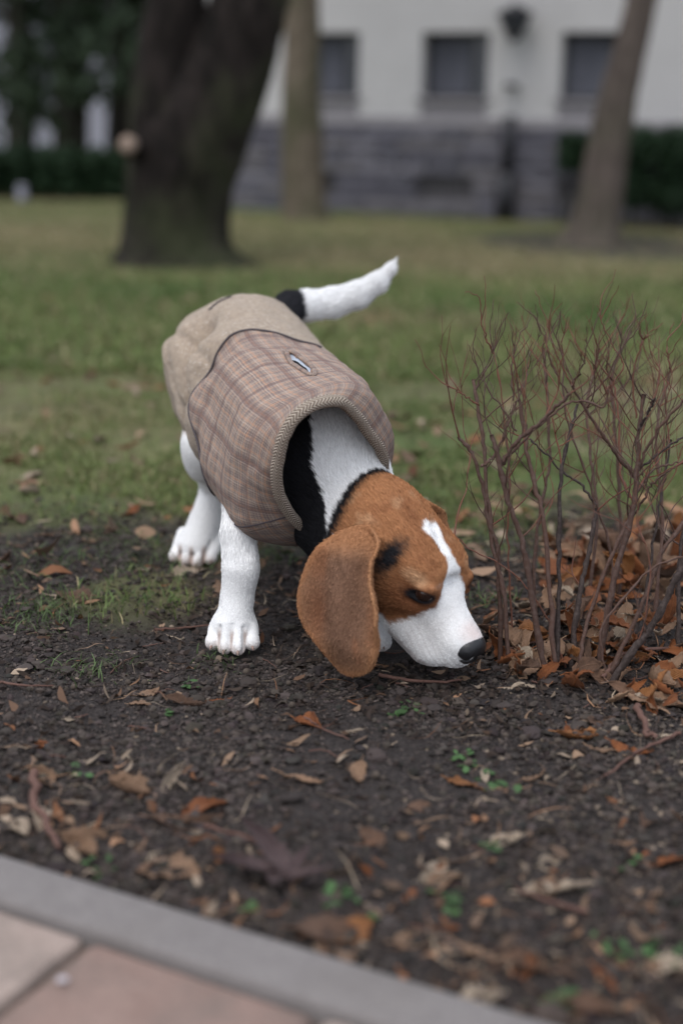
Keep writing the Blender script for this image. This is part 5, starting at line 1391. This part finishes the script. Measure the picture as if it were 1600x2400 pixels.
# the ones that stand out, placed where they lie
R_ = math.radians
single = [
 ('toothed', 'orange', 0, 1338, 1690, .050, 12, 'rust orange leaf alone on the soil right of centre'), ('lance', 'orange', 1, 1072, 1790, .042, -38, 'narrow orange leaf beside green seedlings in the right foreground'),
 ('strip', 'pale', 2, 1192, 1597, .034, 18, 'pale flat chip of bark on black soil under the nose'), ('lance', 'pale', 1, 1518, 1692, .034, 4, 'pale oval leaf near the right edge below the bush'),
 ('lance', 'tan', 2, 977, 1612, .024, -15, 'small tan leaf lying just below the muzzle'), ('oval', 'tan', 0, 332, 1582, .032, 35, 'upper tan leaf of the little pile left of the ear'),
 ('oval', 'tan', 1, 322, 1610, .022, 5, 'lower tan leaf of the little pile left of the ear'), ('lance', 'rust', 3, 507, 1590, .024, 10, 'small orange brown leaf on soil between paw and ear'),
 ('lance', 'brown', 0, 425, 1610, .042, -25, 'long brown leaf on the soil left below the front paw'), ('oval', 'tan', 2, 298, 1802, .042, -38, 'curled tan leaf in the left foreground by a paler one'),
 ('lance', 'pale', 3, 392, 1795, .036, 62, 'pale hooked leaf standing up in the left foreground'), ('lance', 'tan', 4, 688, 1782, .042, -22, 'tan leaf alone in the middle foreground'),
 ('oval', 'brown', 3, 428, 1868, .058, 18, 'dark curled leaf with a hollow under it in the left foreground'), ('oval', 'rust', 4, 476, 1842, .044, 30, 'orange brown leaf lying over the dark curled one'),
 ('lance', 'tan', 5, 208, 1918, .046, -6, 'tan blurred leaf above the kerb at the left'), ('oval', 'pale', 4, 40, 1900, .030, -50, 'pale oval leaf near the left edge above the kerb'),
 ('oval', 'tan', 6, 378, 1995, .056, -14, 'pinkish tan leaf above the kerb left of the star leaf'), ('lance', 'orange', 5, 505, 1985, .050, -62, 'upright orange leaf leaning on the purple star leaf'),
 ('oval', 'brown', 5, 745, 2142, .048, -14, 'broad rust leaf close to the kerb'), ('oval', 'pale', 0, 1003, 1992, .024, 70, 'upper pale round leaf of the pair in the middle foreground'),
 ('oval', 'pale', 5, 1000, 2022, .026, 10, 'lower pale round leaf of the pair in the middle foreground'), ('lance', 'pale', 2, 1283, 2046, .056, 14, 'long pale leaf in the right foreground'),
 ('oval', 'rust', 2, 1525, 1960, .036, -10, 'dark orange leaf at the right edge of the foreground'), ('oval', 'pale', 6, 1168, 1942, .030, 20, 'pale small leaf right of the middle foreground'),
 ('oval', 'brown', 1, 1200, 2215, .040, -15, 'rust leaf in the bottom right foreground'), ('lance', 'tan', 0, 1100, 2180, .050, -30, 'tan leaf in the bottom foreground between orange ones'),
 ('oval', 'tan', 4, 970, 2160, .040, 20, 'tan leaf just past the kerb in the bottom foreground'), ('oval', 'orange', 3, 820, 2150, .034, 60, 'small orange leaf against the kerb'),
 ('oval', 'pale', 1, 1110, 2290, .040, 30, 'pale leaf at the kerb edge in the bottom right'), ('lance', 'brown', 3, 1400, 2315, .056, -5, 'brown leaf at the bottom right corner'),
 ('lance', 'pale', 0, 95, 1870, .050, -75, 'grey dry leaf hanging over a twig above the kerb'), ('oval', 'brown', 5, 965, 1845, .024, 0, 'small grey brown leaf in the middle foreground'),
 ('lance', 'tan', 1, 1180, 1805, .032, 4, 'pale tan strip of leaf beside green seedlings on the right'), ('lance', 'rust', 2, 1450, 1730, .040, -35, 'brown green leaf among seed balls at the right'),
 ('oval', 'tan', 3, 1245, 2040, .030, 60, 'curled tan leaf leaning on the long pale one'), ('lance', 'pale', 4, 1160, 1470, .034, -40, 'pale leaf with a white edge close to the nose'),
 ('lance', 'orange', 3, 1215, 1490, .055, -10, 'long orange leaf lying between nose and bush'), ('oval', 'pale', 3, 1420, 1520, .040, 75, 'pale leaf standing upright at the foot of the bush'),
 ('oval', 'tan', 5, 1540, 1620, .042, -30, 'crumpled tan leaf at the right edge below the bush'), ('lance', 'tan', 6, 1480, 1620, .060, -48, 'long split tan leaf below the bush'),
 ('lance', 'pale', 5, 790, 1740, .020, 60, 'tiny pale leaf under the ear in the foreground'), ('lance', 'tan', 3, 110, 1228, .030, -10, 'tan leaf on the patchy grass at the left'),
 ('oval', 'rust', 0, 95, 1700, .02, 0, 'little rust leaf on bare soil at the far left'), ('oval', 'pale', 2, 168, 1650, .016, 20, 'tiny pale leaf on bare soil at the left')]
for kind, col, k, x, y, s, rz, lab in single:
    g = gnd(x, y, .004); up_ = 'upright' in lab or 'standing' in lab
    leaf(kind, col, k, g, s, R_(rz), (R_(70) if up_ else random.uniform(-.25, .25), (-R_(30) if up_ else random.uniform(-.12, .12))), lab, z=(gzs(g[0], g[1]) + (.006 if up_ else .001)))
# star shaped dark leaf by the kerb
sc_ = gnd(640, 2035); star = empty('star_leaf', (sc_[0], sc_[1], gzs(sc_[0], sc_[1]) + .004), R_(20)); tag(star, 'dark purple star shaped leaf with long fingers lying by the kerb', 'leaf')
for a, l in ((100, .060), (165, .052), (30, .034), (-35, .040), (-110, .034)):
    o = bpy.data.objects.new('leaf_finger', lmesh('lance', 'purple', int(abs(a)) % 5)); link(o, star); o.scale = (l * 1.15, l * 1.25, l * .7); o.rotation_euler = (0, -.25, R_(a)); o.location = (math.cos(R_(a)) * l * .46, math.sin(R_(a)) * l * .46, .004 + .1 * l)
# heap under the bush
kinds = ['lance', 'oval', 'oval', 'toothed']; cn = {'rust': ('rust brown leaf in the heap of dead leaves under the bush', 'rust leaves heaped under the bush'), 'tan': ('tan leaf in the heap of dead leaves under the bush', 'tan leaves heaped under the bush'),
      'pale': ('pale dry leaf in the heap of dead leaves under the bush', 'pale leaves heaped under the bush'), 'brown': ('dark brown leaf in the heap of dead leaves under the bush', 'dark leaves heaped under the bush'), 'orange': ('bright orange leaf in the heap of dead leaves under the bush', 'orange leaves heaped under the bush')}
heap = []
cols_ = ['rust', 'rust', 'tan', 'tan', 'pale', 'brown', 'orange', 'orange', 'rust']
for i in range(235):
    while True:
        x, y = random.uniform(1110, 1600), random.uniform(1200, 1640)
        if y > 1545 + 45 * math.sin(x * .011) and x < 1400: continue
        if x < 1250 and y < 1400: continue
        if x < 1180 and y < 1430: continue
        break
    zz = random.uniform(.002, .012) + (.035 * random.random() ** 2 if y < 1500 and x > 1240 else 0); g = gnd(x, y, zz); col = random.choice(cols_)
    side = 'at the left end of the heap, nearest the dog' if x < 1270 else ('between the bush stems' if x < 1440 else 'at the right edge of the heap')
    depth = 'front' if y > 1430 else 'back'
    lab = '%s, %s, towards its %s' % (cn[col][0].split(' in the')[0], side, depth)
    args = (random.choice(kinds), col, random.randrange(7), g, random.uniform(.020, .046) * (1.25 if x > 1300 and y < 1350 else 1), random.uniform(0, 6.28), (random.gauss(0, .7), random.gauss(0, .6)))
    if i % 9 < 5: leaf(*args, lab, lab[:60], z=gzs(g[0], g[1]) + zz)
    else:
        o = leaf(*args, lab, None, z=gzs(g[0], g[1]) + zz); bpy.context.view_layer.update(); heap.append((o.data, o.matrix_world.copy(), col)); bpy.data.objects.remove(o)
for col in ('rust', 'tan', 'pale', 'brown', 'orange'):
    Vs, Fs, Us, o_ = [], [], [], 0
    for me_, mw, c_ in heap:
        if c_ != col: continue
        n_ = len(me_.vertices); co = np.empty(n_ * 3); me_.vertices.foreach_get('co', co); M_ = np.array(mw); Vs.append(co.reshape(-1, 3) @ M_[:3, :3].T + M_[:3, 3])
        li = np.empty(len(me_.loops), int); me_.loops.foreach_get('vertex_index', li); uvl = np.empty(len(li) * 2); me_.uv_layers[0].data.foreach_get('uv', uvl); u_ = np.zeros((n_, 2)); u_[li] = uvl.reshape(-1, 2); Us.append(u_); Fs.append(li.reshape(-1, 4) + o_); o_ += n_
    if Vs:
        o = np_mesh('leaf_litter', np.concatenate(Vs), [np.concatenate(Fs)], LM[col], uv=np.concatenate(Us)); o['kind'] = 'stuff'; o['label'] = 'mass of %s leaves lying deeper in the heap under the bush' % col; o['category'] = 'leaf litter'
for i in range(18):          # large broad leaves at the back of the heap
    g = gnd(random.uniform(1270, 1430) if i < 9 else random.uniform(1430, 1600), random.uniform(1235, 1330), .02); leaf(random.choice(['oval', 'toothed']), ['rust', 'tan', 'brown'][i % 3], random.randrange(7), g, random.uniform(.055, .085), random.uniform(0, 6.28), (random.gauss(.8, .6), random.gauss(0, .6)), 'big curled %s leaf standing at the back of the heap%s' % (['rust', 'tan', 'brown'][i % 3], ', left of the thick stem' if i < 9 else ', by the right edge'), 'big curled %s leaves, %s' % (['rust', 'tan', 'brown'][i % 3], 'left' if i < 9 else 'right'), z=gzs(g[0], g[1]) + random.uniform(.015, .05))
def glab(zone, col, x):
    w_ = 'left' if x < 500 else ('middle' if x < 1050 else 'right'); base = {'soil': 'small %s dead leaf loose on the bare foreground soil, %s part', 'mid': '%s dead leaf on soil and thin grass behind the dog, %s part', 'lawn': 'blurred %s leaf out on the green lawn, %s part'}[zone] % (col, w_)
    return base, base[:60]
gl = {'soil': 'small dead leaf loose on the bare foreground soil', 'mid': 'dead leaf on the soil and thin grass behind the dog', 'lawn': 'blurred brown leaf on the lawn'}
for i in range(106):
    zone = 'soil' if i < 38 else ('mid' if i < 78 else 'lawn')
    x, y = {'soil': (random.uniform(0, 1560), random.uniform(1600, 2330)), 'mid': (random.uniform(-10, 1300), random.uniform(1060, 1400)), 'lawn': (random.uniform(0, 1560), 600 + 460 * random.random() ** .6)}[zone]
    g = gnd(x, y)
    if g[0] * .452 + g[1] * .892 < .755: continue
    if any((g[0] - a) ** 2 + (g[1] - b) ** 2 < .05 ** 2 for a, b in PAWS): continue
    col = random.choice(['rust', 'tan', 'tan', 'pale', 'brown', 'brown']); s_ = random.uniform(.018, .036) if zone == 'soil' else random.uniform(.025, .05)
    leaf(random.choice(kinds), col, random.randrange(7), g, s_, random.uniform(0, 6.28), (random.gauss(0, .25), random.gauss(0, .2)), *glab(zone, col, x))

# ------------------------------------------------------------------ twigs lying on the ground
m = NT('twig_bark', .85, .25); c = m.mix(m.noise(60, 3, .6, m.pos()), (.070, .034, .028), (.150, .085, .066)); m.color(c); M_TWIG = m.m
def ground_twig(pts, r, lab, grp=None, lift=.003):
    G_ = [gnd(x, y) for x, y in pts]; G_ = np.array([[g[0], g[1], gzs(g[0], g[1]) + lift + r] for g in G_]); t_ = np.linspace(0, 1, 14)
    c_ = rings_cr(G_, t_); c_ += rng.normal(0, r * .5, c_.shape) * [1, 1, .3]; V_, F_, _ = tube(c_, np.linspace(r, r * .5, 14), 7); o = np_mesh('twig', V_, [F_], M_TWIG); tag(o, lab, 'twig', grp)
for pts, r, lab in (([(355, 1450), (420, 1442), (490, 1440)], .0016, 'thin brown twig touching the front paw on its left'), ([(700, 1660), (745, 1690), (800, 1718)], .0012, 'thin twig on the soil in the middle below the ear'),
  ([(870, 1560), (960, 1572), (1060, 1578)], .0022, 'dark twig lying under the muzzle'), ([(470, 1900), (560, 1945), (625, 1975)], .0018, 'thin twig on the left foreground soil near the star leaf'),
  ([(78, 1790), (88, 1860), (110, 1920), (135, 1975)], .0040, 'grey broken stick above the kerb at the far left'), ([(1340, 2110), (1240, 2085), (1180, 2060)], .0018, 'brown twig in the right foreground'),
  ([(1560, 1700), (1470, 1745), (1385, 1800)], .0020, 'pinkish brown twig lying among seed balls at the right'), ([(1465, 1650), (1480, 1700), (1500, 1720)], .0035, 'grey knobbly stick below the bush'),
  ([(1290, 1215), (1400, 1180), (1500, 1150)], .0016, 'twig in the grass behind the bush'), ([(1130, 1520), (1220, 1505), (1330, 1515)], .0014, 'reddish twig running from nose to bush'),
  ([(1380, 1580), (1440, 1545), (1568, 1520)], .0028, 'dark fallen stem crossing the leaf heap'), ([(0, 1590), (60, 1600), (120, 1590)], .0014, 'thin twig at the left edge on bare soil')):
    ground_twig(pts, r, lab)
for i in range(44):
    x, y = random.uniform(0, 1560), random.uniform(1420, 2250); a = random.uniform(-.6, .6); l = random.uniform(20, 70)
    g = gnd(x, y)
    if g[0] * .452 + g[1] * .892 < .78: continue
    ground_twig([(x, y), (x + l * .5, y + l * .4 * math.sin(a) + random.uniform(-6, 6)), (x + l, y + l * math.sin(a))], random.uniform(.0005, .0012), 'short hair thin twig loose on the soil, %s of the %s' % ('left' if x < 520 else ('middle' if x < 1050 else 'right'), 'foreground' if y > 1800 else 'midground'), 'thin loose twigs, %s %s' % ('left' if x < 520 else ('middle' if x < 1050 else 'right'), 'foreground' if y > 1800 else 'midground'), .001)
gpb = gnd(145, 2290); V, F = uv_sphere(.004, 12, 8, (1, .8, .35)); o = np_mesh('petal', V, [F], simple_mat('pale_petal', (.36, .33, .35), .8)); o.location = (gpb[0], gpb[1], .0125); tag(o, 'small pale speck lying on the red paver', 'petal')

# ------------------------------------------------------------------ the bare bush
m = NT('bush_bark', .75, .3); P = m.pos(); at3 = m.attr().outputs['Color']; c = m.mix(m.math('MULTIPLY', m.ramp(m.noise(240, 4, .7, P), [(.45, 0), (.62, 1)]), .28), at3, (.16, .125, .115)); m.color(c); m.bump(m.noise(500, 3, .7, P), .5, .0012); M_STEM = m.m
bush_o = gnd(1300, 1560); bush = empty('bare_bush', tuple(bush_o)); tag(bush, 'leafless twiggy bush with reddish brown cut stems beside the dog nose', 'bush')
BROWN, RED, DARKS = (.076, .041, .030), (.135, .052, .032), (.032, .022, .019)
def knobbly(c_, r, seed):
    n_ = len(c_); c_ = c_.copy(); r_ = np.random.default_rng(seed); c_[1:-1] += r_.normal(0, .0006, (n_ - 2, 3)); rr_ = r * (1 + .10 * r_.normal(size=n_)); k = r_.integers(2, max(3, n_ - 2), max(1, n_ // 7)); rr_[k] *= 1.32; return c_, rr_
def stem_mesh(name, pts, r0, r1, col, parent, n_=26, seg=8, seed=0):
    c_ = rings_cr(np.array(pts), np.linspace(0, 1, n_)); c_, r = knobbly(c_, np.linspace(r0, r1, n_), seed); V_, F_, _ = tube(c_, r, seg)
    j = np.arange(seg); e_ = (n_ - 1) * seg; V_ = np.concatenate([V_, c_[-1:]]); FF = [F_, np.stack([e_ + j, np.full(seg, len(V_) - 1), e_ + (j + 1) % seg], 1)]
    C_ = np.tile(np.array(col), (len(V_), 1)) ; o = np_mesh(name, V_, FF, M_STEM, col=C_)
    if parent is bush: child_at(o, bush)
    else: o.parent = parent; o.matrix_parent_inverse = Matrix.Identity(4)
    return o, c_
def wander(p, d, L, rnd_, k=6, zig=.20, grav=.10):
    d = np.array(d, float); d /= np.linalg.norm(d); pts = [np.array(p, float)]
    for i in range(k):
        d = d + np.array([rnd_.gauss(0, zig), rnd_.gauss(0, zig), rnd_.gauss(grav, zig * .6)]); d /= np.linalg.norm(d); pts.append(pts[-1] + d * L / k)
    return pts
def twig_mesh(parent, p, d, L, r, col, rnd_, sub=2, name='twig'):
    """one side twig with its own little twigs, as one mesh"""
    acc = []
    def go(p, d, L, r, lev):
        pts = wander(p, d, L, rnd_); c_ = rings_cr(np.array(pts), np.linspace(0, 1, 14)); V_, F_, _ = tube(c_, np.linspace(r, r * .35, 14) * (1 + .12 * np.sin(np.arange(14) * 2.1)), 5); acc.append((V_, [F_]))
        if lev > 0:
            for _ in range(rnd_.randint(1, 3)):
                i = rnd_.randint(3, 11); t_ = c_[i + 1] - c_[i]; t_ /= np.linalg.norm(t_); dd = t_ * .9 + np.array([rnd_.gauss(0, .6), rnd_.gauss(0, .5), rnd_.uniform(0, .6)]); go(c_[i], dd, L * rnd_.uniform(.35, .7), r * .62, lev - 1)
    go(p, d, L, r, sub); V_, F_ = merge(acc); c2 = np.tile(np.array(col) * rnd_.uniform(.7, 1.3), (len(V_), 1))
    o = np_mesh(name, V_, F_, M_STEM, col=c2); o.parent = parent; return o
def pz(pts, Y0, Y1):
    n_ = len(pts); return [at(x, y, Y0 + (Y1 - Y0) * i / (n_ - 1)) for i, (x, y) in enumerate(pts)]
stems = [  # pixels of the photograph from base to tip, Y at base and tip, radius base / tip, colour, twigs
 ([(1152, 1445), (1148, 1372), (1140, 1257), (1118, 1187), (1108, 1120), (1091, 1060), (1075, 1030), (1052, 1003)], 1.385, 1.41, .0031, .0022, BROWN, 5),
 ([(1172, 1460), (1158, 1372), (1136, 1275), (1118, 1150), (1112, 1040), (1104, 977), (1091, 900), (1086, 873)], 1.375, 1.43, .0030, .0022, BROWN, 6),
 ([(1257, 1555), (1232, 1440), (1208, 1290), (1194, 1229), (1170, 1162), (1156, 1110), (1142, 1043), (1128, 998)], 1.348, 1.37, .0040, .0029, BROWN, 6),
 ([(1275, 1545), (1262, 1370), (1246, 1187), (1229, 1117), (1212, 1047), (1204, 991), (1191, 918)], 1.352, 1.40, .0034, .0022, BROWN, 6),
 ([(1279, 1535), (1281, 1372), (1283, 1257), (1284, 1152), (1290, 1064), (1312, 985), (1325, 930)], 1.355, 1.45, .0034, .0018, DARKS, 5),
 ([(1312, 1520), (1322, 1420), (1338, 1330), (1354, 1257), (1369, 1168)], 1.362, 1.42, .0042, .0026, DARKS, 5),
 ([(1370, 1545), (1395, 1400), (1418, 1300), (1448, 1190), (1462, 1080), (1466, 990), (1478, 905)], 1.352, 1.40, .0044, .0027, BROWN, 9),
 ([(1330, 1540), (1345, 1440), (1405, 1275), (1453, 1172)], 1.352, 1.40, .0030, .0020, BROWN, 4),
 ([(1395, 1560), (1480, 1372), (1516, 1275), (1568, 1200), (1640, 1120)], 1.345, 1.38, .0032, .0022, BROWN, 4),
 ([(1385, 1598), (1420, 1545), (1460, 1484), (1505, 1424), (1542, 1349), (1580, 1270), (1640, 1180)], 1.325, 1.32, .0052, .0034, DARKS, 4),
 ([(1456, 1096), (1415, 1043), (1386, 1004), (1340, 932), (1312, 885)], 1.40, 1.36, .0024, .0015, BROWN, 4),
 ([(1452, 1150), (1428, 1100), (1421, 1040), (1418, 942), (1404, 870)], 1.42, 1.47, .0018, .0012, RED, 3),
 ([(1367, 1160), (1330, 1110), (1288, 1082), (1250, 1040), (1215, 1008)], 1.42, 1.45, .0018, .0012, DARKS, 3),
 ([(1150, 1063), (1190, 1010), (1240, 970), (1275, 935), (1309, 905)], 1.37, 1.34, .0026, .0020, BROWN, 3),
 ([(1152, 1070), (1195, 1020), (1260, 960), (1300, 928), (1345, 922), (1385, 935), (1394, 895)], 1.371, 1.36, .0016, .0012, BROWN, 1),
 ([(1105, 1072), (1130, 1050), (1160, 990), (1183, 922)], 1.38, 1.39, .0018, .0013, BROWN, 2),
 ([(1466, 990), (1485, 950), (1503, 915)], 1.39, 1.37, .0020, .0014, DARKS, 3), ([(1467, 1078), (1500, 1000), (1568, 920), (1610, 890)], 1.39, 1.36, .0020, .0014, BROWN, 3),
 ([(1466, 1080), (1520, 1035), (1568, 1002), (1620, 980)], 1.40, 1.42, .0018, .0012, DARKS, 3), ([(1460, 1135), (1500, 1080), (1568, 1060)], 1.40, 1.42, .0016, .0011, BROWN, 2),
 ([(1455, 1185), (1500, 1110), (1560, 1065)], 1.39, 1.37, .0015, .0011, BROWN, 2), ([(1305, 1560), (1260, 1430), (1200, 1340), (1140, 1290), (1080, 1262), (1040, 1225)], 1.36, 1.39, .0013, .0008, RED, 2),
 ([(1400, 1580), (1380, 1450), (1470, 1330), (1530, 1290), (1600, 1275)], 1.34, 1.36, .0018, .0011, BROWN, 3), ([(1440, 1500), (1480, 1370), (1500, 1240), (1520, 1120), (1540, 1010)], 1.42, 1.50, .0026, .0015, DARKS, 5),
 ([(1240, 1500), (1225, 1330), (1240, 1170), (1262, 1050), (1255, 900), (1248, 800)], 1.48, 1.56, .0028, .0018, BROWN, 5), ([(1330, 1480), (1370, 1200), (1355, 1050), (1348, 930), (1375, 800)], 1.50, 1.60, .0026, .0016, BROWN, 6),
 ([(1410, 1480), (1425, 1250), (1412, 1000), (1405, 860), (1450, 760)], 1.55, 1.64, .0030, .0016, BROWN, 6), ([(1500, 1450), (1520, 1200), (1505, 1000), (1540, 850)], 1.50, 1.58, .0028, .0016, BROWN, 6),
 ([(1180, 1460), (1165, 1250), (1170, 1080), (1150, 900), (1130, 800)], 1.45, 1.50, .0014, .0009, RED, 3), ([(1390, 1480), (1405, 1300), (1350, 1100), (1300, 960), (1290, 800)], 1.44, 1.50, .0020, .0012, BROWN, 4),
 ([(1560, 1480), (1560, 1280), (1590, 1100), (1600, 960)], 1.40, 1.46, .0030, .0018, DARKS, 5)]
rb = random.Random(21)
for i, (pts, Y0_, Y1_, r0_, r1_, col, nt) in enumerate(stems):
    P3_ = pz(pts, Y0_, Y1_)
    if pts[0][1] > 1440: P3_[0][2] = min(P3_[0][2], gzs(P3_[0][0], P3_[0][1]) - .004)
    so, c_ = stem_mesh('stem', P3_, r0_ * .78, r1_ * .78, np.array(col) * rb.uniform(.85, 1.2), bush, 30, 8, i)
    for k in range(max(1, int(nt * .78 + .5))):
        f_ = rb.uniform(.35, 1.0) if k else 1.0; ii = min(28, int(f_ * 29)); t_ = c_[ii + 1] - c_[ii]; t_ /= np.linalg.norm(t_)
        d_ = t_ * rb.uniform(.4, 1.0) + np.array([rb.gauss(.55 if c_[ii][0] < .18 else 0, .45 if c_[ii][0] < .18 else .65), rb.gauss(0, .45), rb.uniform(0, .55)])
        hroom = max(.035, .350 - c_[ii][2]); tw = twig_mesh(so, c_[ii], d_, min(rb.uniform(.05, .15), hroom * 1.05), rb.uniform(.0006, .0011), RED if rb.random() < .6 else BROWN, rb, 2)
# long thin leading twigs drawn out above the cut stems
lead = [([(1091, 897), (1107, 862), (1134, 812), (1124, 760), (1133, 690)], 1.43), ([(1134, 812), (1119, 780), (1107, 740), (1096, 680), (1068, 672)], 1.43), ([(1309, 905), (1275, 860), (1255, 800), (1237, 740), (1228, 700)], 1.37), ([(1312, 885), (1290, 840), (1268, 790), (1255, 735), (1228, 665)], 1.37),
        ([(1345, 920), (1390, 870), (1420, 810), (1460, 760), (1485, 690)], 1.45), ([(1460, 960), (1452, 880), (1470, 800), (1490, 765), (1522, 745)], 1.36), ([(1178, 920), (1175, 850), (1190, 780), (1222, 725)], 1.42), ([(1394, 895), (1430, 840), (1405, 790), (1380, 740), (1372, 700)], 1.5),
        ([(1312, 880), (1335, 845), (1345, 790), (1347, 750)], 1.38), ([(1100, 930), (1060, 905), (1028, 885)], 1.40), ([(1186, 990), (1120, 890), (1100, 860), (1074, 790)], 1.42), ([(1540, 850), (1530, 800), (1545, 740)], 1.5)]
stem_objs = [c for c in bush.children]
for i, (pts, Y_) in enumerate(lead):
    P3_ = np.array(pz(pts, Y_, Y_ + rb.uniform(-.02, .03))); c_ = rings_cr(P3_, np.linspace(0, 1, 24)); c_[1:] += rng.normal(0, .0007, c_[1:].shape)
    acc = [(lambda r: (r[0], [r[1]]))(tube(c_, np.linspace(.0011, .0004, 24), 6))]
    for _ in range(2):
        k = rb.randint(5, 18); w_ = rings_cr(np.array(wander(c_[k], c_[k + 1] - c_[k] + np.array([rb.gauss(0, .0015), 0, .001]), rb.uniform(.03, .07), rb, 5, .25)), np.linspace(0, 1, 10)); r = tube(w_, np.linspace(.0007, .0003, 10), 5); acc.append((r[0], [r[1]]))
    V_, F_ = merge(acc); o = np_mesh('twig', V_, F_, M_STEM, col=np.tile(np.array(RED if i % 2 else BROWN), (len(V_), 1))); o.parent = stem_objs[i % len(stem_objs)]
    o.matrix_parent_inverse = Matrix.Identity(4)
